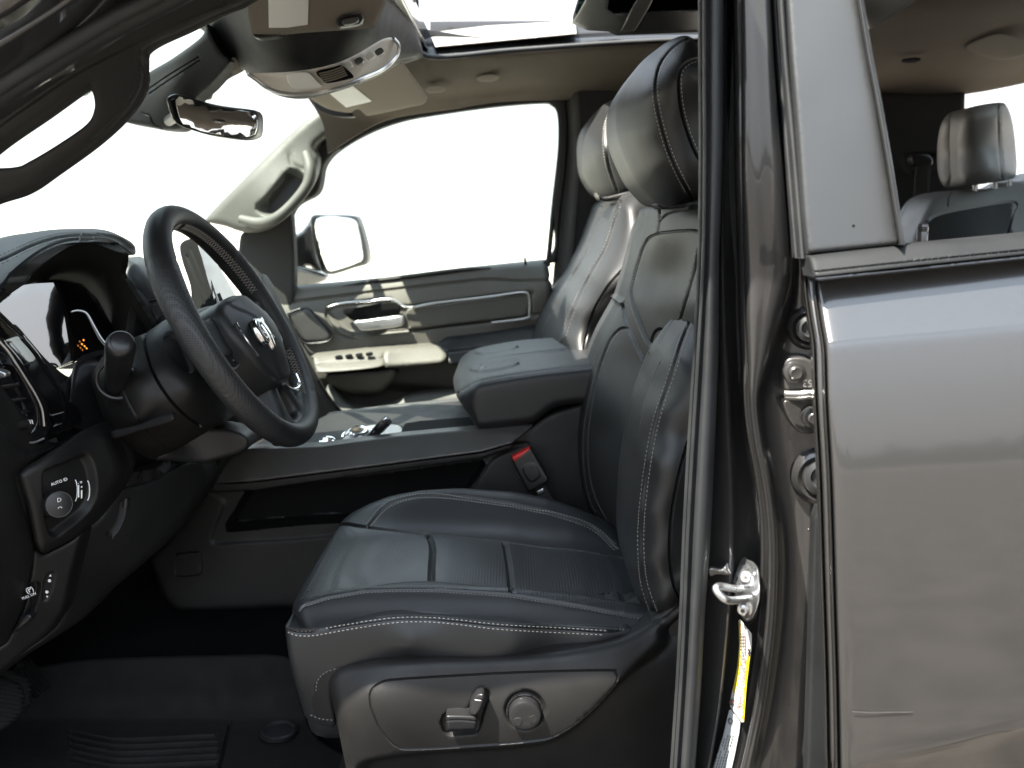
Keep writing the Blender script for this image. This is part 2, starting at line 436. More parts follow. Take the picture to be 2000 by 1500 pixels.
    for a, b in bd: Fc.append((b, a, a + n0, b + n0)); MI.append(0)
    def mi(n):
        if n not in matnames: matnames.append(n)
        return matnames.index(n)
    for st in stitches:
        path, pitch = st[0], st[1] if len(st) > 1 else .006
        tm = st[2] if len(st) > 2 else 'thread'; wd = st[3] if len(st) > 3 else .0007
        c = cast(path, 3 if frame is None else 2)
        if len(c) < 2: continue
        L = [0]
        for i in range(1, len(c)): L.append(L[-1] + (c[i][0] - c[i - 1][0]).length)
        s = 0; k = mi(tm)
        def at(s):
            for i in range(1, len(L)):
                if L[i] >= s:
                    f = (s - L[i - 1]) / max(L[i] - L[i - 1], 1e-9); return c[i - 1][0].lerp(c[i][0], f), c[i][1]
            return c[-1]
        while s + pitch * .62 < L[-1]:
            a, na = at(s); b, nb_ = at(s + pitch * .62)
            if (b - a).length > 1e-5 and (b - a).length < pitch * 1.5: add_dash(V, Fc, MI, a, b, na, wd, wd * .9, k)
            s += pitch
    for pp in pipes:
        path, rad, mn = pp[:3]; lift = pp[3] if len(pp) > 3 else 0.0
        c = cast(path, 4 if frame is None else 3)
        if len(c) > 1:
            run = [c[0]]
            for q in c[1:]:
                if (q[0] - run[-1][0]).length > .06:
                    if len(run) > 1: add_tube(V, Fc, MI, [a + n * lift for a, n in run], rad, mi(mn), 6)
                    run = [q]
                else: run.append(q)
            if len(run) > 1: add_tube(V, Fc, MI, [a + n * lift for a, n in run], rad, mi(mn), 6)
    ob = link(name, V, Fc, matnames, MI, parent, True, angle, label)
    SURF[ob.name] = (bv, fr)
    return ob
def cast_on(ob, x, y):
    bv, fr = SURF[ob.name]; og, dr = fr.ray(x, y); loc, nm, i, d = bv.ray_cast(og, dr)
    if loc is None: return None, None
    if nm.dot(dr) > 0: nm = -nm
    return loc, nm

def tube(name, parent, path, rad, mt, n=10, smooth=True, st=None, label=None):
    P = cr([tuple(p) for p in path], False, 6) if smooth and len(path) > 2 else np.array([tuple(p) for p in path])
    if isinstance(rad, (list, tuple)): rad = list(np.interp(np.linspace(0, 1, len(P)), np.linspace(0, 1, len(rad)), rad))
    V, Fc, MI = [], [], []; add_tube(V, Fc, MI, P, rad, 0, n)
    return link(name, V, Fc, [mt], MI, parent, label=label)
def pxtube(name, parent, path, rad, mt, n=10, label=None): return tube(name, parent, [W(*p) for p in path], rad, mt, n, label=label)
def box(name, parent, lo, hi, mt, bev=.004, label=None):
    bm = bmesh.new(); bmesh.ops.create_cube(bm, size=1)
    for v in bm.verts: v.co = Vector(((lo[i] + hi[i]) / 2 + v.co[i] * (hi[i] - lo[i]) for i in range(3)))
    if bev > 0: bmesh.ops.bevel(bm, geom=list(bm.edges), offset=bev, segments=3, affect='EDGES', profile=.5)
    V = [v.co.copy() for v in bm.verts]; bm.verts.index_update(); Fc = [tuple(v.index for v in f.verts) for f in bm.faces]; bm.free()
    return link(name, V, Fc, [mt], None, parent, label=label)
def lathe(name, parent, O, axis, prof, mt, n=32, mats=None, label=None, up=None):
    """prof: list of (distance along axis, radius[, material index])"""
    A = Vector(axis).normalized(); U = (Vector(up) if up else Vector((0, 0, 1))); U = (U - A * U.dot(A))
    if U.length < 1e-4: U = Vector((1, 0, 0)) - A * A.x
    U.normalize(); Vv = A.cross(U); O = Vector(O); V, Fc, MI = [], [], []
    for d, r, *_ in prof:
        for k in range(n):
            w = 2 * math.pi * k / n; V.append(O + A * d + (U * math.cos(w) + Vv * math.sin(w)) * max(r, 1e-5))
    for i in range(len(prof) - 1):
        m = prof[i + 1][2] if len(prof[i + 1]) > 2 else 0
        for k in range(n): Fc.append((i * n + k, i * n + (k + 1) % n, (i + 1) * n + (k + 1) % n, (i + 1) * n + k)); MI.append(m)
    Fc.append(tuple(range(n))[::-1]); MI.append(0); Fc.append(tuple((len(prof) - 1) * n + k for k in range(n))); MI.append(prof[-1][2] if len(prof[-1]) > 2 else 0)
    return link(name, V, Fc, mats or [mt], MI, parent, label=label)
def text(name, parent, s, O, U, V, size, mt, align='CENTER', depth=.0003, label=None):
    cu = bpy.data.curves.new('t', 'FONT'); cu.body = s; cu.size = size; cu.align_x = align; cu.align_y = 'CENTER'; cu.extrude = depth; cu.resolution_u = 2
    t = bpy.data.objects.new('t', cu); COL.objects.link(t); bpy.context.view_layer.update()
    me = bpy.data.meshes.new_from_object(t.evaluated_get(bpy.context.evaluated_depsgraph_get()))
    U = Vector(U).normalized(); V = Vector(V); V = (V - U * V.dot(U)).normalized(); N = U.cross(V); O = Vector(O)
    vs_ = [O + U * v.co.x + V * v.co.y + N * (v.co.z + depth) for v in me.vertices]; fs = [tuple(p.vertices) for p in me.polygons]
    bpy.data.objects.remove(t); bpy.data.curves.remove(cu); bpy.data.meshes.remove(me)
    if not vs_: return None
    return link(name, vs_, fs, [mt], None, parent, smooth=False, label=label)

class FieldFrame:
    """a height field z(x, y); paths seen in the photograph are found on it by marching along their rays"""
    def __init__(s, f, O=(0, 0)):
        s.f = f; s.scale = .001; s.back = Vector((0, 0, -1)); s.O = O
    def pts(s, X, h):
        x, y = X[:, 0] * .001, X[:, 1] * .001
        return np.stack([x, y, s.f(x, y) + h], 1)
    def ray(s, x, y): return Vector((x * .001, y * .001, 3)), Vector((0, 0, -1))
    def loc(s, path, lo=1.0, hi=2.0):
        out = []
        for px, py in path:
            Y = np.linspace(lo, hi, 600); cx = (px - 1000) / F; cy = (750 - py) / F; dy = CP + cy * SP; t = Y / dy
            x = cx * t; z = CAM.z + (-SP + cy * CP) * t; g = z - s.f(x, Y)
            k = np.nonzero((g[:-1] > 0) & (g[1:] <= 0))[0]
            i = k[0] if len(k) else int(np.argmin(np.abs(g)))
            out.append((x[i] * 1000, Y[i] * 1000))
        return out

def PL(px, py, pt, n):
    """distance Y at which the sight line through a photograph point meets the plane (pt, n)"""
    cy = (750 - py) / F; d = Vector(((px - 1000) / F, CP + cy * SP, -SP + cy * CP)); n = Vector(n); t = (Vector(pt) - CAM).dot(n) / d.dot(n)
    return d.y * t

def gridsurf(name, parent, rows, mt, nu=4, nv=6, th=.01, mats=None, colmat=None, label=None, angle=50, cast_axis=None):
    """rows of (px, py, Y) control points, every row with the same number of columns"""
    R = [cr(r, False, nu) for r in rows]; n = len(R[0]); R = np.array(R)
    cols = [cr(R[:, j], False, nv) for j in range(n)]; G = np.stack(cols, 1)    # rows x cols x 3
    h, w = G.shape[:2]; V = [W(*G[i, j]) for i in range(h) for j in range(w)]; N0 = len(V)
    V += [v + Vector((0, th, 0)) for v in V]; Fc, MI = [], []
    for i in range(h - 1):
        for j in range(w - 1):
            a = i * w + j; q = (a, a + 1, a + w + 1, a + w); k = colmat[j // nu] if colmat else 0
            Fc.append(q); MI.append(k); Fc.append(tuple(x + N0 for x in q[::-1])); MI.append(0)
    loop = [j for j in range(w)] + [i * w + w - 1 for i in range(1, h)] + [(h - 1) * w + j for j in range(w - 2, -1, -1)] + [i * w for i in range(h - 2, 0, -1)]
    bv = BVHTree.FromPolygons(V[:N0], [f for f in Fc if max(f) < N0])
    for a, b in zip(loop, loop[1:] + loop[:1]): Fc.append((a, b, b + N0, a + N0)); MI.append(0)
    o = link(name, V, Fc, mats or [mt], MI, parent, True, angle, label)
    SURF[o.name] = (bv, PixFrame(1.0)); return o

# ================================================================== setting
def ground():
    n = 60; V, Fc = [], []
    xs = np.sign(np.linspace(-1, 1, n)) * np.abs(np.linspace(-1, 1, n)) ** 3 * 900
    for y in xs:
        for x in xs: V.append((x, y, 0.0))
    for i in range(n - 1):
        for j in range(n - 1): a = i * n + j; Fc.append((a, a + 1, a + n + 1, a + n))
    m = mat('pale_gravel', (.36, .33, .29), .95, spec=.2)
    nt_ = m.node_tree; b = nt_.nodes['Principled BSDF']; tc = nt_.nodes['Texture Coordinate']
    no = nt_.nodes.new('ShaderNodeTexNoise'); no.inputs['Scale'].default_value = 5; no.inputs['Detail'].default_value = 10; no.inputs['Roughness'].default_value = .7
    ra = nt_.nodes.new('ShaderNodeValToRGB'); ra.color_ramp.elements[0].position = .35; ra.color_ramp.elements[1].position = .65
    ra.color_ramp.elements[0].color = (.20, .18, .155, 1); ra.color_ramp.elements[1].color = (.50, .47, .42, 1)
    nt_.links.new(tc.outputs['Object'], no.inputs['Vector']); nt_.links.new(no.outputs[0], ra.inputs[0]); nt_.links.new(ra.outputs[0], b.inputs['Base Color'])
    bp = nt_.nodes.new('ShaderNodeBump'); bp.inputs['Strength'].default_value = .6; bp.inputs['Distance'].default_value = .03
    nt_.links.new(no.outputs[0], bp.inputs['Height']); nt_.links.new(bp.outputs[0], b.inputs['Normal'])
    o = link('ground', V, Fc, [m], None, None); o['kind'] = 'structure'; o['label'] = 'pale sunlit gravel ground around the truck'
ground()
def driveway():
    m = mat('dark_gravel', (.1, .09, .08), .9, spec=.2)
    nt_ = m.node_tree; b = nt_.nodes['Principled BSDF']; tc = nt_.nodes['Texture Coordinate']
    no = nt_.nodes.new('ShaderNodeTexNoise'); no.inputs['Scale'].default_value = 2.6; no.inputs['Detail'].default_value = 9; no.inputs['Roughness'].default_value = .68
    ra = nt_.nodes.new('ShaderNodeValToRGB'); ra.color_ramp.elements[0].position = .42; ra.color_ramp.elements[1].position = .58
    ra.color_ramp.elements[0].color = (.022, .020, .018, 1); ra.color_ramp.elements[1].color = (.135, .120, .104, 1)
    nt_.links.new(tc.outputs['Object'], no.inputs['Vector']); nt_.links.new(no.outputs[0], ra.inputs[0]); nt_.links.new(ra.outputs[0], b.inputs['Base Color'])
    bp = nt_.nodes.new('ShaderNodeBump'); bp.inputs['Strength'].default_value = .8; bp.inputs['Distance'].default_value = .03
    nt_.links.new(no.outputs[0], bp.inputs['Height']); nt_.links.new(bp.outputs[0], b.inputs['Normal'])
    o = link('driveway', [(-160, -260, .004), (160, -260, .004), (160, 2.2, .004), (-160, 2.2, .004)], [(0, 1, 2, 3)], [m], None, None, smooth=False)
    o['kind'] = 'structure'; o['label'] = 'dark brown gravel in front of the truck'
driveway()
def tree_line():
    V, Fc = [], []
    for i in range(260):
        x = -420 + i * 3.3 + random.uniform(-1.5, 1.5); y = -170 + random.uniform(-6, 6); hgt = random.uniform(9, 15); w = random.uniform(2.5, 4.5); b = len(V)
        for k in range(5):
            z = hgt * (.15 + .21 * k); r = w * math.sin(math.pi * (.16 + .19 * k)) * random.uniform(.85, 1.15)
            for a in range(7): V.append((x + r * math.cos(a * .8976) * random.uniform(.8, 1.2), y + r * math.sin(a * .8976), z + random.uniform(-.4, .4)))
        for k in range(4):
            for a in range(7): Fc.append((b + k * 7 + a, b + k * 7 + (a + 1) % 7, b + (k + 1) * 7 + (a + 1) % 7, b + (k + 1) * 7 + a))
        Fc.append(tuple(b + a for a in range(7))[::-1]); Fc.append(tuple(b + 28 + a for a in range(7)))
    o = link('tree_line', V, Fc, [mat('far_foliage', (.035, .040, .025), .9, spec=.1)], None, None, smooth=False)
    o['kind'] = 'stuff'; o['label'] = 'far dark wood along the horizon, seen only as the dark band mirrored in the rear door paint'; o['category'] = 'wood'
tree_line()

truck = empty('pickup_truck', (0, 1.85, 0))
truck['label'] = 'dark grey crew cab pickup truck seen through its open front door'
truck['category'] = 'pickup truck'

# ================================================================== roof
roof = box('roof', truck, (-.47, 1.02, 2.10), (-.20, 2.70, 2.15), 'paint', .004)
box('roof_panel', roof, (-.20, 1.02, 2.14), (2.2, 1.60, 2.18), 'paint', .004)
box('roof_panel', roof, (-.20, 2.42, 2.13), (2.2, 2.70, 2.18), 'paint', .004)
box('roof_panel', roof, (.62, 1.60, 2.14), (1.05, 2.42, 2.18), 'paint', .004)
box('roof_panel', roof, (1.75, 1.60, 2.14), (2.2, 2.42, 2.18), 'paint', .004)
box('rear_roof_glass', roof, (1.05, 1.60, 2.15), (1.75, 2.42, 2.156), 'glass', 0)
link('roof_sun_blocker', [(-.46, 1.0, 2.15), (-.46, 1.64, 2.15), (-.75, 1.64, 1.92), (-.92, 1.0, 1.76), (-.46, 1.0, 2.09), (-.46, 1.64, 2.09), (-.71, 1.64, 1.905), (-.88, 1.0, 1.745)],
     [(0, 1, 2, 3), (7, 6, 5, 4), (0, 3, 7, 4), (1, 0, 4, 5), (2, 1, 5, 6), (3, 2, 6, 7)], ['paint'], None, roof, smooth=False)  # unseen wedge added ahead of the header to keep sun off wheel and seat
box('sunroof_slid_glass', roof, (.14, 1.6, 2.155), (.62, 2.3, 2.165), 'teal', 0)
# rear glass panel of the sunroof, slid back
relief('sunroof_glass', roof, [(1180, -8), (1186, 18), (1200, 26), (1400, 16), (1400, -60), (1200, -60)], 'teal', Y=[(1180, 20, 2.12), (1400, 20, 2.12), (1290, -60, 1.75)], r=.001, th=.005, smooth=False)
relief('sunroof_panel_frame', roof, [(1118, 42), (1132, 20), (1150, -12), (1175, -60), (1215, -60), (1190, -6), (1186, 18), (1200, 27), (1400, 18), (1400, 58), (1300, 62), (1205, 66), (1190, 58), (1150, 56)], 'smooth',
       Y=[(1120, 42, 2.10), (1400, 40, 2.10), (1180, -60, 1.75), (1300, 60, 2.11)], r=.004, th=.02, smooth=False)
relief('sunroof_brace', roof, [(1212, 62), (1232, 20), (1255, -20), (1285, -20), (1268, 14), (1240, 60)], 'graphite', Y=[(1212, 62, 2.07), (1285, -20, 1.88), (1240, 60, 2.07)], r=.004, th=.01, smooth=False)
# far side rail of the sunroof opening
relief('sunroof_rail', roof, [(812, 40), (830, 66), (1120, 48), (1420, 36), (1420, 84), (1200, 78), (1000, 96), (838, 112), (818, 104)], 'smooth',
       Y=[(820, 60, 2.40), (1400, 40, 2.40), (820, 106, 2.34), (1400, 80, 2.34)], r=.004, th=.02, smooth=False,
       grooves=[([(822, 88), (1000, 78), (1200, 66), (1400, 62)], 5, .008)])
relief('sunroof_ledge', roof, [(838, 64), (950, 50), (1124, 40), (1126, 66), (1000, 78), (850, 92)], 'greydash', Y=[(838, 64, 2.40), (1124, 40, 2.40), (850, 92, 2.33), (1126, 66, 2.33)], r=.003, th=.008, smooth=False)
tube('sunroof_seal', roof, [W(812, -40, 2.22), W(814, 20, 2.25), W(820, 60, 2.28), W(836, 110, 2.30), W(1000, 98, 2.33), W(1200, 84, 2.33), W(1420, 74, 2.33)], .006, 'rubber')
relief('sunroof_deflector_net', roof, [(816, 58), (826, 56), (900, 68), (948, 74), (900, 72), (840, 72), (822, 84)], 'rubber', Y=2.28, r=.001, th=.004)

# ================================================================== headliner
hl = gridsurf('headliner', truck, [
    [(560, 60, 2.30), (700, 90, 2.30), (838, 112, 2.30), (1000, 100, 2.33), (1200, 84, 2.33), (1420, 74, 2.33)],
    [(560, 100, 2.36), (700, 120, 2.36), (838, 124, 2.335), (1000, 112, 2.345), (1200, 98, 2.345), (1420, 90, 2.345)],
    [(570, 150, 2.45), (720, 160, 2.45), (860, 156, 2.46), (1000, 138, 2.47), (1200, 124, 2.46), (1420, 118, 2.46)],
    [(600, 190, 2.56), (730, 200, 2.56), (870, 184, 2.60), (1000, 168, 2.62), (1200, 160, 2.60), (1420, 156, 2.60)],
    [(630, 240, 2.60), (740, 224, 2.62), (880, 202, 2.66), (1000, 188, 2.67), (1200, 184, 2.67), (1420, 182, 2.67)],
    [(640, 300, 2.62), (750, 236, 2.65), (890, 212, 2.69), (1000, 197, 2.69), (1200, 194, 2.69), (1420, 194, 2.69)]],
    'headliner', 6, 6, .012)
for x, y, w in ((851, 174, 20), (953, 152, 22)):
    relief('coat_hook_cap', hl, [(x - w, y + 2), (x - w * .6, y - 5), (x + w * .5, y - 7), (x + w, y - 2), (x + w * .6, y + 5), (x - w * .5, y + 7)], 'visor',
           Y=[(x - w, y, 2.475 if y > 160 else 2.465), (x + w, y, 2.475 if y > 160 else 2.465), (x, y + 20, 2.54), (x, y - 20, 2.42)], r=.003, th=.01)

# far side body trim with the front window opening
win = [(568, 420), (620, 376), (634, 322), (664, 290), (720, 258), (780, 236), (840, 224), (960, 207), (1056, 199), (1078, 203), (1090, 222), (1092, 290), (1080, 400), (1069, 507), (900, 524), (740, 544), (568, 562)]
side = relief('far_door_frame', truck, [(545, 420), (600, 340), (624, 280), (690, 238), (760, 214), (880, 196), (1000, 182), (1090, 178), (1120, 182), (1122, 300), (1112, 430), (1104, 512), (1069, 514), (900, 531), (740, 551), (568, 569), (545, 572)], 'trimdark',
              Y=2.70, r=.012, th=.05, holes=[win], grooves=[([(1106, 200), (1110, 240), (1106, 330), (1094, 430), (1084, 560)], 4, .008)])
tube('window_seal', side, [W(x, y, 2.71) for x, y in ((664, 288), (720, 256), (780, 234), (840, 222), (960, 205), (1056, 197), (1080, 202), (1093, 224), (1094, 290), (1082, 400), (1070, 520))], .007, 'rubber')
gl = relief('window_glass', side, [(540, 600), (540, 400), (640, 290), (720, 240), (960, 195), (1110, 190), (1100, 580)], 'glass', Y=2.76, r=.0005, th=.004, step=30, smooth=False)
lock = pxtube('lock_pin', side, [(1027, 520, 2.705), (1025, 503, 2.705)], .0035, 'dark')
# B pillar on the far side
gridsurf('far_centre_pillar', truck, [
    [(1098, 182, 2.72), (1112, 180, 2.69), (1128, 180, 2.655), (1160, 178, 2.65), (1420, 176, 2.66)],
    [(1105, 300, 2.72), (1116, 300, 2.69), (1132, 300, 2.65), (1170, 300, 2.66), (1420, 300, 2.70)],
    [(1092, 430, 2.72), (1106, 430, 2.69), (1122, 430, 2.65), (1160, 430, 2.66), (1420, 430, 2.70)],
    [(1080, 560, 2.72), (1092, 560, 2.69), (1112, 560, 2.65), (1150, 560, 2.66), (1420, 560, 2.70)],
    [(1060, 800, 2.72), (1072, 800, 2.69), (1092, 800, 2.65), (1130, 800, 2.66), (1420, 800, 2.70)]], 'trimdark', 6, 8, .05)

# windshield
V = [Vector((-1.42, 1.02, 1.22)), Vector((-1.42, 2.76, 1.22)), Vector((-.52, 2.72, 2.085)), Vector((-.52, 1.08, 2.085))]
nrm = (V[1] - V[0]).cross(V[2] - V[1]).normalized() * .005
link('windshield', V + [v + nrm for v in V], [(0, 1, 2, 3), (7, 6, 5, 4), (0, 4, 5, 1), (1, 5, 6, 2), (2, 6, 7, 3), (3, 7, 4, 0)], ['glass'], None, truck, smooth=False)

# far A pillar with grab handle
ap = relief('far_windshield_pillar', truck, [(623, 217), (560, 268), (480, 346), (402, 427), (412, 436), (440, 442), (465, 451), (490, 455), (521, 448), (553, 424), (595, 380), (616, 343), (622, 308), (616, 286), (650, 262), (720, 246), (700, 232), (660, 222)], 'trimlight',
            Y=[(402, 427, 2.67), (623, 217, 2.65), (490, 455, 2.62), (595, 378, 2.60), (560, 300, 2.635), (720, 240, 2.70), (520, 390, 2.60)], r=.02, th=.04,
            grooves=[([(566, 300), (570, 320), (590, 330)], 7, .004)],
            regions=[([(577, 332), (592, 345), (588, 372), (560, 400), (530, 418), (508, 414), (504, 402), (520, 386), (548, 352), (562, 336)], -.035, 6)],
            mats=[([(622, 216), (655, 262), (720, 250), (720, 228), (660, 216)], 'headliner'), ([(562, 334), (590, 345), (586, 370), (560, 398), (530, 416), (510, 412), (520, 386), (548, 352)], 'trimdark')])
pxtube('grab_handle', ap, [(598, 300, 2.60), (606, 330, 2.575), (600, 362, 2.565), (572, 398, 2.56), (540, 426, 2.56), (508, 436, 2.585), (470, 428, 2.61)], [.014, .016, .015, .014, .015, .016, .012], 'trimlight', 14)
relief('mirror_corner_panel', truck, [(468, 470), (484, 450), (530, 440), (569, 412), (572, 600), (520, 600), (470, 560)], 'trimdark', Y=2.685, r=.012, th=.03)

# exterior mirror on the far door
em = relief('wing_mirror', truck, [(608, 424), (640, 420), (686, 421), (700, 428), (712, 462), (720, 500), (716, 516), (690, 524), (652, 536), (632, 532), (622, 510), (612, 470)], 'smooth', Y=[(x, y, PL(x, y, W(660, 475, 3.02), (.85, -.52, 0))) for x, y in ((618, 428), (706, 500), (640, 528))], r=.01, th=.06)
relief('mirror_glass', em, [(618, 428), (686, 427), (700, 450), (708, 500), (700, 512), (650, 529), (638, 524), (626, 490)], 'mirror', Y=[(x, y, PL(x, y, W(660, 475, 3.0), (.85, -.52, 0))) for x, y in ((618, 428), (706, 500), (640, 528))], r=.001, th=.008)
relief('mirror_shell', em, [(570, 470), (590, 450), (612, 430), (622, 500), (634, 540), (600, 520), (575, 545)], 'paint', Y=[(570, 470, 2.92), (634, 540, 3.03), (612, 430, 3.03)], r=.02, th=.05)
relief('mirror_arm', em, [(560, 520), (620, 530), (640, 545), (600, 560), (560, 562)], 'paint', Y=[(560, 520, 2.86), (640, 545, 2.99), (560, 562, 2.86)], r=.015, th=.04)

# ================================================================== far door panel
dr = relief('far_front_door', truck, [(470, 572), (568, 560), (740, 544), (900, 524), (1069, 507), (1078, 560), (1070, 900), (820, 940), (470, 960)], 'doorgrey',
    Y=[(470, 572, 2.715), (1075, 507, 2.715), (760, 540, 2.715), (470, 612, 2.648), (1075, 545, 2.648), (470, 720, 2.68), (1075, 660, 2.68), (470, 800, 2.67), (1070, 760, 2.67), (470, 950, 2.62), (1070, 900, 2.62), (760, 620, 2.67), (760, 720, 2.68)],
    r=.02, th=.05, smooth=False, step=8,
    grooves=[([(560, 590), (620, 583), (760, 566), (900, 550), (960, 545), (1010, 548), (1075, 546)], 4, .006),
             ([(690, 655), (800, 646), (940, 626), (1072, 612)], 4, .006),
             ([(640, 606), (638, 620), (660, 652), (690, 662)], 4, .006)],
    regions=[([(640, 602), (690, 590), (762, 584), (790, 598), (1020, 570), (1036, 582), (1036, 612), (1024, 622), (800, 644), (700, 652), (668, 638)], -.012, 5),
             ([(600, 770), (700, 750), (1000, 790), (1000, 860), (650, 880)], -.03, 12)])
relief('door_insert', dr, [(796, 604), (850, 596), (1020, 575), (1030, 582), (1031, 610), (1022, 618), (920, 630), (806, 642), (800, 636)], 'doorgrey', Y=2.665, r=.006, th=.01)
tube('insert_trim', dr, [W(x, y, 2.655) for x, y in ((640, 600), (670, 592), (720, 588), (764, 584), (796, 600), (850, 592), (960, 579), (1020, 571), (1033, 578), (1034, 612), (1026, 622), (960, 630))], .0032, 'satin')
hd = relief('door_handle', dr, [(690, 628), (720, 624), (780, 616), (788, 622), (788, 634), (770, 640), (710, 646), (700, 640)], 'satin', Y=2.64, r=.006, th=.012)
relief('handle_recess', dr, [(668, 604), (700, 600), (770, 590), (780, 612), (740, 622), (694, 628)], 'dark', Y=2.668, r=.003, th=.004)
relief('tweeter_grille', dr, [(564, 610), (590, 604), (604, 606), (622, 626), (646, 652), (642, 664), (610, 668), (594, 666), (576, 640)], 'graphite', Y=2.655, r=.008, th=.01)
tube('tweeter_trim', dr, [W(x, y, 2.655) for x, y in ((562, 612), (588, 603), (604, 604), (624, 624), (648, 652), (642, 666), (612, 671), (592, 668), (574, 642), (562, 612))], .003, 'smooth')
relief('window_switch_panel', dr, [(612, 700), (618, 694), (770, 676), (776, 684), (748, 694), (746, 716), (630, 728), (616, 718)], 'doorgrey', Y=[(612, 700, 2.58), (770, 676, 2.64), (746, 716, 2.55), (620, 724, 2.54)], r=.01, th=.08,
       grooves=[([(616, 712), (700, 704), (746, 698)], 2.5, .003)])
for k in range(4):
    relief('window_switch', dr, [(654 + k * 20, 696 - k * 2), (666 + k * 20, 694 - k * 2), (668 + k * 20, 700 - k * 2), (656 + k * 20, 702 - k * 2)], 'smooth', Y=2.575, r=.002, th=.01)
relief('pull_cup', dr, [(748, 692), (760, 682), (850, 674), (866, 678), (874, 690), (870, 704), (852, 710), (762, 718), (750, 712)], 'doorgrey', Y=[(748, 692, 2.56), (866, 680, 2.60), (760, 716, 2.54), (870, 706, 2.56)], r=.014, th=.09)
relief('armrest', dr, [(852, 678), (866, 664), (890, 656), (1080, 634), (1080, 692), (960, 706), (880, 712), (872, 700), (868, 686)], 'leather', Y=[(852, 690, 2.58), (870, 660, 2.64), (1080, 636, 2.64), (1080, 690, 2.58), (880, 708, 2.58)], r=.014, th=.08,
       stitches=[([(878, 690), (960, 680), (1080, 664)], .008)], grooves=[([(878, 686), (960, 676), (1080, 660)], 3, .004)])
relief('map_pocket', dr, [(640, 732), (740, 724), (770, 720), (772, 736), (752, 760), (730, 768), (680, 768), (650, 754)], 'doorgrey', Y=[(640, 732, 2.56), (770, 722, 2.58), (700, 768, 2.60)], r=.015, th=.07)
relief('lower_pocket', dr, [(640, 752), (676, 786), (712, 800), (760, 790), (800, 772), (880, 764), (1060, 760), (1060, 900), (640, 900)], 'trimlight', Y=[(640, 752, 2.60), (1060, 764, 2.58), (640, 900, 2.50), (1060, 900, 2.50), (760, 790, 2.585)], r=.014, th=.05)

# ================================================================== rear cabin
gridsurf('rear_headliner', truck, [
    [(1380, -60, 1.75), (1700, -60, 1.75), (1900, -60, 1.75), (2150, -80, 1.75)],
    [(1380, 20, 2.0), (1700, 20, 1.95), (1900, 10, 1.90), (2150, -20, 1.85)],
    [(1380, 100, 2.35), (1700, 95, 2.30), (1900, 80, 2.25), (2150, 40, 2.2)],
    [(1380, 160, 2.62), (1700, 150, 2.62), (1880, 150, 2.60), (2150, 100, 2.55)],
    [(1380, 182, 2.74), (1700, 180, 2.74), (1885, 184, 2.72), (2150, 128, 2.66)]], 'headliner', 6, 6, .012)
relief('speaker_grille', truck, [(1892, 88), (1950, 66), (2010, 84), (2012, 104), (1960, 116), (1912, 104)], 'visor', Y=[(1892, 88, 2.26), (2010, 88, 2.20), (1950, 66, 2.15), (1950, 116, 2.35)], r=.006, th=.012)
relief('rear_sunroof_frame', truck, [(1690, 40), (1700, 56), (1760, 20), (1800, -10), (1790, -30), (1680, 0)], 'graphite', Y=[(1690, 40, 1.93), (1700, 56, 2.0), (1800, -10, 1.80), (1680, -20, 1.80)], r=.006, th=.012)
relief('assist_hook', truck, [(1762, 116), (1790, 112), (1800, 116), (1790, 121), (1766, 122)], 'smooth', Y=2.36, r=.003, th=.01)
cp = relief('rear_corner_trim', truck, [(1370, 178), (1885, 180), (1884, 216), (1890, 330), (1930, 420), (2150, 470), (2150, 700), (1370, 700)], 'trimdark', Y=[(1370, 200, 2.78), (1885, 180, 2.70), (1885, 420, 2.70), (2150, 600, 2.65), (1370, 600, 2.78), (1760, 300, 2.74)], r=.015, th=.05, smooth=False, step=10, holes=[[(1445, 235), (1560, 225), (1685, 235), (1690, 340), (1685, 440), (1560, 450), (1445, 440)]],
            regions=[([(1770, 305), (1800, 300), (1880, 310), (1880, 330), (1790, 340), (1766, 325)], -.02, 6)])
relief('rear_seat_belt', truck, [(1790, 318), (1818, 320), (1812, 420), (1806, 500), (1776, 500), (1784, 400)], 'web', Y=2.66, r=.001, th=.003, smooth=False)
relief('belt_guide', truck, [(1782, 302), (1810, 300), (1822, 312), (1818, 324), (1790, 326), (1780, 316)], 'smooth', Y=2.66, r=.006, th=.02)
rs = relief('rear_seat', truck, [(1770, 500), (1790, 440), (1810, 400), (1830, 382), (1870, 372), (1960, 366), (2000, 352), (2100, 350), (2150, 600), (1770, 600)], 'rearleather',
    Y=[(1770, 500, 2.30), (1810, 400, 2.38), (1990, 360, 2.36), (1900, 480, 2.24), (2150, 420, 2.1), (2150, 600, 2.0), (1800, 600, 2.2)], r=.03, th=.14,
    mats=[([(1816, 428), (1900, 404), (1980, 394), (1976, 410), (1960, 560), (1800, 560), (1806, 450)], 'perf')],
    grooves=[([(1800, 500), (1812, 440), (1830, 420), (1900, 404), (1980, 394), (1978, 420), (1962, 480)], 3, .006), ([(1850, 400), (1852, 385), (1862, 374)], 3, .005)])
for x in (1905, 1944, 1972): pxtube('headrest_post', rs, [(x, 352, 2.40), (x, 378, 2.40)], .006, 'satin')
relief('rear_headrest', rs, [(1872, 240), (1884, 218), (1900, 208), (1950, 200), (1966, 206), (1978, 240), (1985, 300), (1985, 336), (1974, 350), (1900, 362), (1878, 360), (1866, 330), (1865, 280)], 'rearleather',
    Y=[(1868, 300, 2.40), (1945, 230, 2.33), (1945, 330, 2.33), (1985, 300, 2.44), (1900, 260, 2.345)], r=.045, th=.10, grooves=[([(1950, 204), (1952, 280), (1958, 350)], 3, .004)], stitches=[([(1956, 208), (1958, 280), (1964, 346)], .006, 'dthread')])

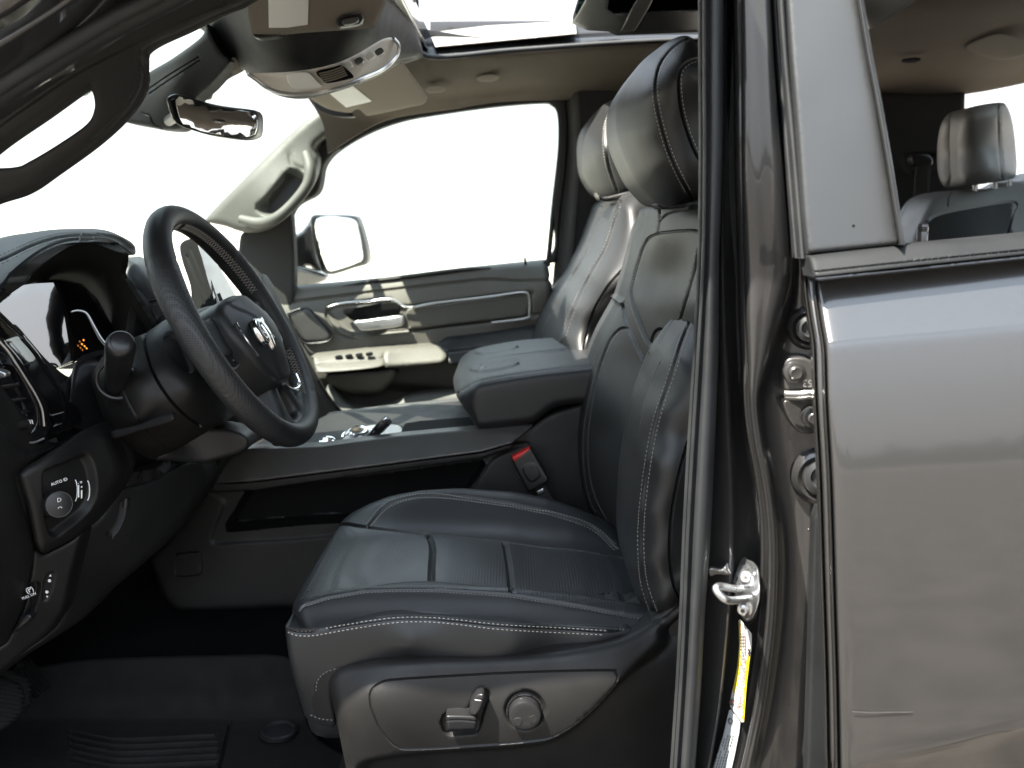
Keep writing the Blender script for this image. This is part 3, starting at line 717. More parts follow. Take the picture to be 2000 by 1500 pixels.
# ================================================================== floor and closing walls
fl = box('floor', truck, (-1.0, .98, .78), (2.2, 2.68, .845), 'carpet', .01)
box('rocker_panel', truck, (-1.0, .93, .62), (2.2, .99, .90), 'paint', .012)
box('firewall', truck, (-1.14, .98, .78), (-1.02, 2.68, 1.42), 'carpet', .01)
box('far_side_wall', truck, (-1.1, 2.68, .70), (2.2, 2.76, 1.16), 'doorgrey', .01)
box('far_rear_door', truck, (.75, 2.72, 1.05), (2.2, 2.80, 1.52), 'doorgrey', .01)
box('front_fender', truck, (-2.1, .90, .60), (-1.14, .98, 1.24), 'paint', .03)
box('bonnet', truck, (-2.3, .96, 1.14), (-1.44, 2.74, 1.24), 'paint', .03)
bw = box('cab_back_wall', truck, (2.12, .98, .78), (2.20, 2.72, 1.50), 'doorgrey', .01)
box('wall_upper_rail', bw, (2.12, .98, 1.98), (2.20, 2.72, 2.14), 'trimdark', .01)

# ================================================================== near A pillar / door opening, upper left
ni = relief('near_windshield_pillar', truck, [(-120, 300), (0, 190), (100, 120), (200, 58), (300, 4), (360, -40), (560, -60), (480, 0), (430, 22), (370, 52), (280, 98), (279, 150), (268, 188), (235, 232), (180, 282), (100, 340), (50, 374), (0, 392), (-120, 420)], 'trimdark',
    Y=[(-100, 300, 1.12), (300, 0, 1.14), (480, 0, 1.24), (280, 120, 1.20), (200, 250, 1.20), (0, 380, 1.18), (0, 200, 1.10), (120, 200, 1.13)], r=.012, th=.025,
    holes=[[(-70, 340), (0, 283), (80, 228), (165, 168), (176, 172), (184, 192), (184, 215), (170, 242), (120, 278), (60, 314), (25, 327), (-70, 330)]],
    grooves=[([(-20, 262), (60, 205), (150, 145), (260, 88), (350, 44), (440, 8)], 3, .004), ([(274, 100), (272, 150), (262, 184), (228, 226), (176, 274)], 2.5, .002)])
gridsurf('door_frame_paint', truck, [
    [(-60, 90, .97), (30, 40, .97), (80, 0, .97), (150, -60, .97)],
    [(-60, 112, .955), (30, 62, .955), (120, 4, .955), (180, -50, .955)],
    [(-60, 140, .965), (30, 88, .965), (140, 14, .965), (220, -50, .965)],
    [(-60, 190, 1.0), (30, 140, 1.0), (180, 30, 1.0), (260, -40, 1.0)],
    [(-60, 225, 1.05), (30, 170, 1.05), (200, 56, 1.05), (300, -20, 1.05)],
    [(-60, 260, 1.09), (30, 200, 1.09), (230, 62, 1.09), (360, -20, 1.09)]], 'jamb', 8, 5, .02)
tube('door_opening_seal', truck, [W(x, y, Y) for x, y, Y in ((-60, 205, 1.0), (0, 168, 1.0), (60, 130, 1.0), (150, 76, 1.0), (230, 30, 1.0), (290, 0, 1.0), (380, -50, 1.0))], .0085, 'rubber', 12)
tube('door_opening_seal', truck, [W(x, y, Y) for x, y, Y in ((-60, 232, 1.04), (0, 186, 1.04), (60, 148, 1.04), (150, 92, 1.04), (230, 48, 1.04), (310, 8, 1.04), (400, -40, 1.04))], .012, 'rubber', 12)
tube('roof_drip_rail', truck, [W(x, y, .95) for x, y in ((-60, 40), (0, 12), (40, -14), (100, -50))], .010, 'paint', 12)
nr_ = box('near_roof_rail_shade', truck, (-.80, .865, 1.925), (.14, 1.04, 2.10), 'paint', .01)  # out of view, pushed outward and forward to shade the driver seat side
box('rear_roof_rail', nr_, (.14, .96, 1.97), (2.2, 1.04, 2.10), 'paint', .01)

# ================================================================== B pillar (near side)
rowsx = [(-60, (1400, 1418, 1424, 1440, 1448, 1470, 1498, 1506, 1525, 1620)), (150, (1400, 1416, 1424, 1442, 1450, 1480, 1510, 1520, 1545, 1630)),
         (350, (1398, 1412, 1424, 1444, 1452, 1490, 1528, 1538, 1560, 1640)), (520, (1394, 1410, 1426, 1448, 1458, 1500, 1540, 1556, 1590, 1660)),
         (620, (1391, 1412, 1428, 1450, 1459, 1490, 1520, 1545, 1600, 1670)),
         (700, (1389, 1415, 1432, 1452, 1462, 1482, 1500, 1520, 1605, 1670)), (780, (1386, 1418, 1436, 1456, 1464, 1474, 1482, 1496, 1608, 1670)),
         (860, (1383, 1421, 1440, 1464, 1472, 1482, 1490, 1502, 1612, 1670)), (940, (1380, 1424, 1444, 1480, 1487, 1497, 1505, 1515, 1618, 1680)),
         (1030, (1377, 1425, 1446, 1492, 1498, 1508, 1518, 1530, 1622, 1690)), (1130, (1374, 1424, 1442, 1492, 1499, 1510, 1520, 1532, 1626, 1690)),
         (1250, (1368, 1416, 1432, 1484, 1491, 1502, 1513, 1524, 1630, 1700)), (1400, (1360, 1400, 1414, 1460, 1468, 1480, 1492, 1504, 1636, 1700)),
         (1560, (1345, 1370, 1384, 1424, 1432, 1444, 1458, 1472, 1640, 1700))]
Yc = (1.03, 1.0, 1.022, 1.03, .965, .958, .965, 1.0, .99, .99)
Yt = (1.03, .995, 1.03, 1.04, .955, .95, .955, .99, 1.0, 1.0)
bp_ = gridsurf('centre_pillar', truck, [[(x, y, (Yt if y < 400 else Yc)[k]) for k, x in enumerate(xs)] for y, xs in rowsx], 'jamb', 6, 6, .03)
SL = [(-60, 1372, 1413), (120, 1372, 1413), (300, 1373, 1411), (500, 1370, 1404), (700, 1360, 1402), (900, 1348, 1394), (1050, 1340, 1387), (1200, 1334, 1376), (1350, 1326, 1368), (1560, 1312, 1352)]
gridsurf('centre_pillar_seal', truck, [[(a - 1, y, 1.0), (a, y, .972), (a + 5, y, .962), (a + 9, y, .967), (a + 12, y, .967), (a + (b - a) * .5, y, .958), (b - 5, y, .963), (b, y, .985), (b + 1, y, 1.02)] for y, a, b in SL], 'rubber', 5, 6, .02)
# inner pillar trim behind the seal
box('centre_pillar_trim', truck, tuple(W(1385, 1500, 1.06))[:1] + (1.03, .85), (W(1440, 0, 1.06).x, 1.10, 2.05), 'trimdark', .01)

# ================================================================== rear door
rd = gridsurf('rear_door', truck, [
    [(x0, y, .965), (x0 + 1.5, y, Y + .03), (x0 + 7, y - 1, Y + .004), (x0 + 14, y - 2, Y + .012), (x0 + 21, y - 3, Y), (1700, y - 3 - k * .10 * 1, Y - .002), (1850, y - 3 - k * .25, Y - .003), (2120, y - 3 - k * .53, Y - .004), (2900, y - 3 - k * 1.2, Y - .004), (3700, y - 3 - k * 1.8, Y + .01)]
    for x0, y, Y, k in ((1583, 546, .903, 108), (1585, 580, .894, 105), (1592, 630, .879, 95), (1598, 666, .868, 86), (1599, 674, .866, 86), (1601, 700, .862, 84), (1604, 800, .852, 80), (1612, 950, .841, 62),
        (1618, 1150, .833, 60), (1624, 1350, .830, 90), (1627, 1510, .830, 220), (1628, 1524, .837, 222), (1630, 1660, .872, 140))],
    'paint', 6, 6, .03)
relief('scratch_mark', rd, [(1665, 1390), (1700, 1392), (1760, 1391), (1783, 1391), (1783, 1391.4), (1730, 1392.3), (1690, 1392.6), (1665, 1390.4)], 'graphite', Y=.8255, r=.0001, th=.0008, step=4, smooth=False)
relief('belt_moulding', rd, [(1578, 498), (1757, 480), (2130, 444), (3700, 300), (3700, 340), (2130, 486), (2000, 498), (1800, 519), (1600, 541), (1588, 541)], 'moulding', Y=[(1578, 498, .905), (3700, 300, .905), (3700, 340, .882), (2130, 444, .905), (1590, 541, .880), (2130, 490, .880), (1700, 508, .885)], r=.006, th=.03, smooth=False,
       grooves=[([(1592, 530), (1800, 508), (2000, 488), (2120, 476)], 2.2, .003)])
relief('moulding_lip', rd, [(1591, 543), (1800, 521.5), (2130, 487), (2130, 493), (1800, 527.5), (1594, 549.5)], 'gloss', Y=.876, r=.002, th=.02, smooth=False)
apq = relief('pillar_cover', rd, [(1532, -60), (1666, -60), (1690, 90), (1712, 210), (1735, 345), (1757, 478), (1578, 496), (1570, 420), (1558, 260), (1545, 110)], 'applique', Y=[(1532, -60, .955), (1666, -60, .945), (1578, 496, .905), (1757, 478, .900), (1640, 200, .925)], r=.005, th=.03, smooth=False, step=7)
gridsurf('cover_seal', rd, [[(1512, -60, .985), (1516, -60, .96), (1524, -60, .955), (1530, -60, .962), (1535, -60, .965)], [(1523, 110, .98), (1527, 110, .952), (1536, 110, .947), (1543, 110, .953), (1548, 110, .957)],
    [(1537, 260, .97), (1541, 260, .942), (1550, 260, .937), (1556, 260, .943), (1561, 260, .947)], [(1549, 400, .96), (1553, 400, .93), (1562, 400, .925), (1568, 400, .93), (1572, 400, .935)], [(1558, 505, .95), (1562, 505, .92), (1570, 505, .915), (1576, 505, .92), (1580, 505, .925)]], 'rubber', 5, 6, .02)
gridsurf('window_edge_trim', rd, [[(1664, -60, .95), (1668, -60, .93), (1674, -60, .93), (1678, -60, .945)], [(1688, 90, .94), (1692, 90, .92), (1698, 90, .92), (1702, 90, .935)], [(1711, 210, .93), (1715, 210, .908), (1721, 210, .908), (1725, 210, .925)],
    [(1734, 345, .92), (1738, 345, .895), (1744, 345, .895), (1748, 345, .91)], [(1755, 478, .91), (1759, 478, .885), (1764, 478, .885), (1768, 478, .9)]], 'satin', 4, 6, .02, mats=['rubber'])
relief('door_gap_shade_strip', bp_, [(1590, 1010), (1598, 990), (1640, 990), (1660, 1600), (1572, 1600), (1578, 1400), (1584, 1200)], 'moulding', Y=.956, r=.004, th=.012, smooth=False)  # added dark strip standing for shade on the lower jamb
loc, nm = cast_on(apq, 1667, 441)
if loc: lathe('pillar_cover_mark', rd, loc - nm * .001, nm, [(0, .0016), (.0012, .0014), (.0014, .0005)], 'dark', 10)
# lock pin standing in the rear door
lathe('lock_pin', rd, W(1800, 478, .955), (0, -.02, 1), [(0, .0052), (.012, .0052), (.013, .0046), (.0135, .0052), (.0145, .0052), (.015, .0046), (.0155, .0052), (.0165, .0052), (.017, .0046), (.0175, .005), (.020, .0044), (.0215, .002)], 'gloss', 20)
box('inner_rear_door', rd, (W(1590, 1500, .96).x, .96, .85), (2.2, 1.02, W(1700, 500, .96).z), 'doorgrey', .01)

# ================================================================== driver seat
seat = relief('front_seat', truck, [(1283, 404), (1271, 421), (1259, 442), (1250, 471), (1240, 510), (1228, 553), (1216, 591), (1194, 630), (1176, 664), (1160, 705), (1146, 752), (1134, 805), (1129, 860), (1132, 920), (1146, 985), (1176, 1032), (1206, 1072), (1218, 1100), (1240, 1150), (1300, 1180), (1420, 1100), (1440, 800), (1440, 500), (1420, 400), (1340, 396)], 'leather',
    Y=[(1283, 410, 1.50), (1259, 442, 1.60), (1240, 510, 1.64), (1216, 591, 1.67), (1176, 664, 1.69), (1134, 805, 1.70), (1129, 860, 1.70), (1146, 985, 1.68), (1206, 1072, 1.60),
       (1286, 457, 1.47), (1366, 453, 1.27), (1360, 600, 1.22), (1300, 540, 1.46), (1240, 590, 1.58), (1257, 709, 1.50), (1222, 700, 1.58), (1180, 850, 1.60), (1230, 850, 1.47), (1215, 1000, 1.48),
       (1286, 642, 1.44), (1330, 632, 1.33), (1400, 900, 1.20), (1300, 1100, 1.28), (1340, 520, 1.33), (1400, 420, 1.22)],
    r=.028, th=.16, step=5, nr=10, label='black leather driver seat with pale double stitching',
    mats=[([(1290, 460), (1350, 454), (1366, 458), (1364, 495), (1352, 545), (1337, 592), (1325, 634), (1316, 652), (1292, 640), (1270, 662), (1258, 650), (1246, 618), (1236, 590), (1234, 567), (1241, 534), (1255, 490), (1268, 468)], 'leather'),
          ([(1286, 644), (1276, 652), (1269, 673), (1257, 711), (1250, 745), (1236, 800), (1226, 880), (1216, 960), (1214, 1060), (1226, 1100), (1300, 1100), (1330, 660), (1317, 652)], 'perf2')],
    grooves=[([(1368, 453), (1348, 450), (1300, 454), (1284, 457), (1266, 466), (1254, 488), (1240, 534), (1233, 567), (1235, 591), (1245, 620), (1259, 656), (1268, 672)], 3.5, .004),
             ([(1365, 486), (1353, 543), (1338, 591), (1326, 632), (1318, 654)], 3.2, .006),
             ([(1216, 592), (1223, 632), (1238, 668), (1257, 711), (1254, 740), (1240, 790), (1230, 860), (1222, 930), (1217, 1000), (1216, 1070)], 3.5, .006),
             ([(1222, 640), (1209, 643), (1192, 662), (1178, 694), (1162, 745), (1150, 800), (1144, 860), (1146, 920), (1158, 975), (1184, 1022), (1212, 1056)], 3, .004),
             ([(1288, 405), (1288, 430), (1284, 456)], 3, .004), ([(1288, 432), (1304, 418), (1340, 408)], 3, .004),
             ([(1272, 668), (1277, 652), (1286, 643), (1300, 645), (1318, 656)], 3.2, .009),
             ([(1222, 888), (1236, 886), (1250, 884)], 3, .006)],
    pipes=[([(1368, 456), (1348, 452), (1300, 456), (1284, 459), (1268, 467)], .0022, 'leather', .0006)],
    stitches=[([(1250, 500), (1236, 548), (1229, 572), (1231, 594), (1240, 622), (1254, 656), (1264, 676)], .0055, 'thread', .00045),
              ([(1219, 592), (1227, 630), (1242, 666), (1256, 696)], .0055, 'thread', .00045),
              ([(1222, 636), (1208, 639), (1189, 659), (1174, 692), (1158, 744), (1146, 800), (1139, 860), (1141, 922), (1153, 979), (1180, 1027), (1208, 1060)], .0055, 'thread', .00045),
              ([(1224, 645), (1212, 648), (1196, 666), (1182, 698), (1167, 747), (1155, 802), (1149, 860), (1151, 920), (1163, 972), (1188, 1018), (1214, 1050)], .0055, 'thread', .00045)],
    warp=lambda X: .006 * np.exp(-((X[:, 0] - 1298) / 26) ** 2 - ((X[:, 1] - 540) / 55) ** 2) - .004 * np.exp(-((X[:, 0] - 1292) / 10) ** 2 - ((X[:, 1] - 622) / 20) ** 2))
relief('side_bolster', seat, [(1352, 618), (1342, 629), (1334, 639), (1319, 656), (1300, 684), (1283, 714), (1268, 748), (1253, 792), (1240, 846), (1230, 902), (1223, 962), (1219, 1030), (1221, 1085), (1234, 1142), (1254, 1184), (1276, 1204), (1306, 1196), (1336, 1164), (1400, 1100), (1430, 900), (1430, 700), (1400, 610)], 'leather',
    Y=[(1334, 640, 1.26), (1268, 748, 1.25), (1230, 902, 1.25), (1219, 1030, 1.25), (1234, 1142, 1.24), (1276, 1204, 1.20),
       (1322, 700, 1.185), (1290, 800, 1.17), (1266, 900, 1.165), (1256, 1000, 1.163), (1258, 1100, 1.163), (1280, 1180, 1.165),
       (1400, 700, 1.155), (1340, 850, 1.145), (1330, 1000, 1.145), (1320, 1120, 1.15), (1400, 1000, 1.15)],
    r=.024, th=.10, step=4, nr=10,
    grooves=[([(1346, 628), (1332, 662), (1319, 702), (1306, 744), (1290, 790), (1277, 838), (1267, 892), (1259, 950), (1253, 1015), (1252, 1078), (1258, 1140), (1278, 1200)], 3.2, .003),
             ([(1385, 760), (1352, 840), (1328, 920), (1313, 1000), (1308, 1070), (1315, 1138), (1330, 1172)], 4, .006),
             ([(1310, 660), (1286, 716), (1258, 792), (1244, 850)], 2, .0006)],
    stitches=[([(1340, 630), (1326, 664), (1313, 704), (1300, 746), (1284, 792), (1271, 840), (1261, 894), (1253, 952), (1247, 1015), (1246, 1078), (1252, 1142), (1271, 1200)], .0058, 'thread', .0005),
              ([(1352, 634), (1338, 668), (1326, 706), (1312, 748), (1296, 794), (1283, 842), (1273, 896), (1265, 952), (1259, 1015), (1258, 1078), (1265, 1140), (1285, 1196)], .0058, 'thread', .0005)])
relief('headrest', seat, [(1332, 70), (1306, 80), (1280, 98), (1250, 124), (1224, 160), (1210, 186), (1203, 212), (1202, 248), (1208, 280), (1220, 312), (1240, 352), (1262, 380), (1282, 398), (1310, 403), (1350, 396), (1400, 384), (1420, 300), (1410, 160), (1378, 120), (1362, 90), (1350, 73)], 'leather',
    Y=[(1204, 230, 1.46), (1224, 160, 1.44), (1280, 98, 1.40), (1220, 312, 1.45), (1262, 380, 1.42), (1236, 200, 1.375), (1234, 260, 1.38), (1262, 180, 1.325), (1262, 260, 1.325), (1276, 330, 1.335), (1290, 130, 1.32),
       (1284, 200, 1.30), (1300, 280, 1.30), (1330, 350, 1.30), (1320, 110, 1.30), (1340, 80, 1.31), (1400, 200, 1.295), (1400, 350, 1.30), (1350, 240, 1.292)],
    r=.034, th=.14, step=3.6, nr=13,
    grooves=[([(1345, 74), (1326, 83), (1304, 102), (1286, 132), (1279, 172), (1284, 216), (1298, 272), (1318, 326), (1346, 378), (1356, 398)], 3, .0035),
             ([(1420, 110), (1370, 114), (1344, 120), (1328, 138), (1325, 172), (1331, 220), (1346, 270), (1362, 306), (1380, 330)], 3.4, .005)],
    stitches=[([(1338, 74), (1320, 82), (1298, 102), (1281, 132), (1274, 172), (1279, 216), (1293, 272), (1313, 326), (1340, 378)], .0055, 'thread', .00045),
              ([(1350, 78), (1330, 88), (1309, 106), (1292, 134), (1285, 172), (1290, 214), (1304, 270), (1324, 323), (1350, 374)], .0055, 'thread', .00045),
              ([(1400, 114), (1372, 118), (1348, 125), (1333, 142), (1331, 172), (1337, 218), (1351, 266), (1366, 300)], .0055, 'thread', .00045)])
relief('headrest_bezel', seat, [(1284, 398), (1296, 404), (1320, 404), (1344, 396), (1380, 388), (1400, 392), (1400, 412), (1360, 402), (1340, 404), (1310, 408), (1290, 407)], 'leather', Y=1.31, r=.004, th=.06)
relief('headrest_collar', seat, [(1345, 396), (1400, 392), (1400, 412), (1350, 410)], 'smooth', Y=1.34, r=.004, th=.05)

def seat_z(x, y):
    x = np.asarray(x, float); y = np.asarray(y, float)
    base = np.interp(x, [-.36, -.33, -.315, -.30, -.28, -.25, -.20, -.10, 0, .1, .2, .3], [1.130, 1.152, 1.163, 1.170, 1.176, 1.182, 1.186, 1.187, 1.183, 1.174, 1.160, 1.15])
    near = np.interp(x, [-.34, -.28, -.2, 0, .2], [.010, .020, .024, .026, .020]) * np.exp(-((y - 1.218) / .030) ** 2)
    out = -.006 * smoothstep((1.20 - y) / .03)
    hf = np.interp(x, [-.34, -.30, -.26, -.22, -.16, -.08, 0, .06, .12, .16, .20], [0, .008, .024, .038, .050, .056, .055, .050, .036, .022, .010])
    yf = 1.585 + .015 * np.clip((x + .1) / -.2, -1, 1)
    far = hf * np.where(y < yf, np.exp(-((y - yf) / .046) ** 2), np.exp(-((y - yf) / .060) ** 2))
    mid = .004 * np.exp(-((x + .2) / .07) ** 2) + .003 * np.exp(-((x + .03) / .045) ** 2) + .003 * np.exp(-((x - .1) / .05) ** 2)
    return base + near + out + far + mid * np.exp(-((y - 1.40) / .10) ** 4)
ff = FieldFrame(seat_z)
front_px = [(563, 1222), (567, 1196), (577, 1168), (590, 1135), (607, 1098), (622, 1066), (636, 1042)]
ol = [(-291, 1208), (-303, 1236), (-314, 1290), (-316, 1380), (-315, 1480), (-310, 1560), (-298, 1618), (-262, 1652), (-100, 1662), (60, 1660), (230, 1655), (240, 1400), (215, 1185)] + \
     ff.loc([(1213, 1232), (1102, 1224), (975, 1218), (890, 1209), (826, 1204), (762, 1206), (677, 1218), (614, 1227)])
None and print('OL', [(round(a), round(b)) for a, b in ol])
L_ = ff.loc
cush = relief('seat_cushion', seat, ol, 'leather', frame=ff, r=.008, th=.035, step=4.5, nr=5,
    mats=[(L_([(575, 1193), (590, 1140), (607, 1100), (634, 1050), (652, 1026), (699, 1029), (839, 1045), (988, 1058), (1100, 1072), (1180, 1084), (1215, 1150), (1222, 1186), (1187, 1184), (1060, 1166), (932, 1151), (847, 1146), (762, 1145), (677, 1153), (605, 1172)]), 'perf')],
    grooves=[(L_([(572, 1196), (605, 1178), (677, 1160), (762, 1151), (847, 1152), (932, 1157), (1060, 1172), (1187, 1193), (1262, 1206)]), 3.2, .0022),
             (L_([(640, 1028), (660, 1024), (699, 1026), (760, 1034), (839, 1044), (988, 1058), (1100, 1072), (1210, 1088)]), 4, .005),
             (L_([(716, 1028), (733, 1008), (754, 987), (788, 972), (847, 966), (911, 971), (1017, 988), (1102, 1009), (1166, 1035), (1205, 1070)]), 3, .0025),
             (L_([(832, 1043), (840, 1052), (845, 1072), (843, 1110), (842.5, 1140)]), 6, .007), (L_([(986, 1059), (990, 1080), (996, 1120), (1001, 1152)]), 6, .006)],
    stitches=[(L_([(600, 1180), (677, 1161.5), (762, 1152.5), (847, 1153.5), (932, 1158.5), (1060, 1173.5), (1187, 1194.5), (1255, 1206)]), .0048, 'thread', .00045),
              (L_([(716, 1022), (730, 1003), (752, 983), (787, 969), (847, 963.5), (911, 967.5), (1017, 984.5), (1102, 1005), (1166, 1030), (1205, 1064)]), .0052, 'thread', .0006),
              (L_([(724, 1027), (740, 1009), (760, 990), (792, 977), (847, 971), (911, 976), (1017, 993), (1102, 1014), (1166, 1041), (1200, 1074)]), .0052, 'thread', .0006)])
skirt = relief('cushion_skirt', seat, [(558, 1222), (575, 1230), (614, 1229), (677, 1217), (762, 1204), (826, 1202), (890, 1207), (975, 1216), (1102, 1222), (1213, 1230), (1275, 1222), (1245, 1236), (1187, 1258), (1100, 1280), (1000, 1290), (800, 1296), (700, 1302), (664, 1320), (650, 1360), (656, 1416), (631, 1417), (600, 1404), (590, 1380), (576, 1333), (564, 1282)], 'leather',
    Y=[(558, 1225, 1.172), (614, 1229, 1.162), (826, 1203, 1.166), (1102, 1223, 1.168), (1270, 1224, 1.176), (572, 1333, 1.172), (596, 1400, 1.186), (650, 1400, 1.172), (640, 1310, 1.162), (566, 1280, 1.168), (800, 1260, 1.150), (1000, 1260, 1.150), (1150, 1255, 1.160), (800, 1292, 1.165), (1050, 1284, 1.168)],
    r=.008, th=.12, step=6,
    grooves=[([(560, 1226), (578, 1232), (614, 1232), (677, 1221), (762, 1209), (826, 1207), (890, 1212), (975, 1221), (1102, 1228), (1180, 1233), (1230, 1228)], 3.4, .0035)],
    pipes=[([(559, 1221), (577, 1229), (614, 1228), (677, 1216), (762, 1204.5), (826, 1203), (890, 1208), (975, 1217), (1102, 1223), (1213, 1230)], .0022, 'leather', .0)],
    stitches=[([(560, 1224), (577, 1231.5), (614, 1231), (677, 1219.5), (762, 1207.5), (826, 1205.5), (890, 1210), (975, 1219.5), (1102, 1226.5), (1190, 1232)], .0060, 'thread', .0006),
              ([(562, 1234), (580, 1241), (614, 1241), (677, 1230), (762, 1217), (826, 1214.5), (890, 1219), (975, 1229), (1102, 1236), (1180, 1240)], .0060, 'thread', .0006),
              ([(606, 1396), (628, 1404), (654, 1406)], .006, 'dthread', .0008), ([(617, 1350), (620, 1330), (634, 1314), (656, 1306)], .006, 'dthread', .0005)],
    mats=[([(618, 1400), (612, 1350), (622, 1325), (640, 1312), (670, 1304), (670, 1400)], 'soft')])

# side valance with the power seat switches
tr = relief('seat_side_trim', seat, [(641, 1329), (647, 1312), (660, 1300), (690, 1291), (762, 1285), (932, 1281), (1060, 1274), (1187, 1253), (1240, 1233), (1270, 1214), (1300, 1200), (1345, 1160), (1420, 1140), (1420, 1600), (700, 1600), (676, 1500), (660, 1420), (648, 1370)], 'plastic',
    Y=[(645, 1330, 1.155), (700, 1300, 1.150), (932, 1284, 1.146), (1187, 1256, 1.140), (1270, 1216, 1.16), (1400, 1160, 1.14), (700, 1500, 1.135), (1000, 1400, 1.120), (1200, 1330, 1.120), (1300, 1300, 1.135), (1300, 1450, 1.15), (1400, 1400, 1.15), (900, 1500, 1.14), (720, 1350, 1.124)],
    r=.014, th=.10, step=7, nr=6,
    grooves=[([(724, 1380), (722, 1359), (728, 1344), (742, 1334), (762, 1328), (847, 1322), (1017, 1313), (1187, 1309), (1202, 1314), (1205, 1328), (1184, 1362), (1136, 1406), (1081, 1438), (1040, 1447), (930, 1456), (805, 1463), (775, 1458), (756, 1442), (738, 1415), (724, 1380)], 2.6, .0022)],
    regions=[([(905, 1396), (920, 1372), (930, 1350), (950, 1348), (955, 1360), (944, 1395), (936, 1425), (926, 1434), (876, 1436), (862, 1416), (866, 1398), (880, 1392)], -.006, 3),
             ([(1025, 1348), (1052, 1360), (1064, 1387), (1052, 1414), (1025, 1426), (998, 1414), (986, 1387), (998, 1360)], -.007, 5),
             ([(1340, 1200), (1290, 1262), (1240, 1312), (1160, 1400), (1090, 1452), (1010, 1470), (760, 1490), (700, 1530), (720, 1700), (1700, 1700), (1700, 1100)], -.022, 16)])
relief('cushion_switch', seat, [(871, 1402), (876, 1397), (920, 1398), (931, 1404), (932, 1416), (929, 1426), (920, 1428), (878, 1429), (872, 1424)], 'smooth', Y=[(871, 1402, 1.108), (932, 1402, 1.108), (900, 1429, 1.112)], r=.004, th=.02, step=3,
       grooves=[([(872, 1408), (900, 1407), (932, 1410)], 2, .001)])
relief('recline_switch', seat, [(916, 1392), (920, 1372), (930, 1356), (942, 1354), (946, 1360), (942, 1378), (934, 1394), (924, 1398)], 'smooth', Y=[(916, 1395, 1.112), (946, 1356, 1.108), (935, 1394, 1.108)], r=.004, th=.02, step=3,
       grooves=[([(928, 1366), (936, 1367), (944, 1368)], 2, .001)])
O_ = W(1025, 1387, 1.125)
kn = lathe('lumbar_knob', seat, O_, (0, -1, -.05), [(-.012, .0235), (-.004, .0235), (-.003, .0205), (.012, .0205), (.0145, .0195), (.0155, .017), (.0150, .010), (.0152, .004)], 'smooth', 40)
lathe('knob_ring', seat, O_, (0, -1, -.05), [(-.003, .0238), (.0015, .0236), (.002, .0222), (-.002, .0214)], 'gloss', 40)
fr_ = LocFrame(O_ + Vector((0, -.0153, 0)), (1, 0, 0), (0, 0, 1))
for a in (100, 220, 340):
    ca, sa = math.cos(math.radians(a)), math.sin(math.radians(a))
    relief('finger_dimple', kn, [(ca * q[0] - sa * q[1], sa * q[0] + ca * q[1]) for q in ((5, 0), (9, -5), (15, -6), (17, 0), (15, 6), (9, 5))], 'soft', frame=fr_, r=.0008, th=.002, step=1.6)
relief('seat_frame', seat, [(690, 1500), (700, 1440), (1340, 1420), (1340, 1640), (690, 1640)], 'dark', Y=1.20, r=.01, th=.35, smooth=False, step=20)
relief('seat_recliner_cover', seat, [(1268, 1217), (1290, 1196), (1330, 1166), (1400, 1150), (1400, 1300), (1300, 1250)], 'plastic', Y=[(1268, 1217, 1.172), (1330, 1166, 1.162), (1400, 1300, 1.16)], r=.01, th=.06)

# buckle
bk = relief('seat_belt_buckle', truck, [(999, 897), (1037, 876), (1042, 884), (1071, 934), (1070, 942), (1036, 961), (1030, 958), (1002, 905)], 'smooth', Y=[(999, 897, 1.695), (1037, 876, 1.69), (1070, 940, 1.68)], r=.004, th=.02, step=3, smooth=False,
            regions=[([(1022, 915), (1042, 906), (1054, 928), (1036, 940)], .0015, 2)])
relief('release_button', bk, [(1000, 893), (1034, 875), (1040, 883), (1004, 902)], 'red', Y=1.692, r=.003, th=.018, step=2.5, smooth=False)
relief('buckle_strap', bk, [(1044, 956), (1064, 946), (1090, 990), (1100, 1030), (1075, 1030), (1066, 996)], 'web', Y=1.695, r=.001, th=.003, smooth=False)
relief('strap_clip', bk, [(1048, 960), (1060, 954), (1063, 960), (1052, 966)], 'satin', Y=1.69, r=.001, th=.003, step=3, smooth=False)

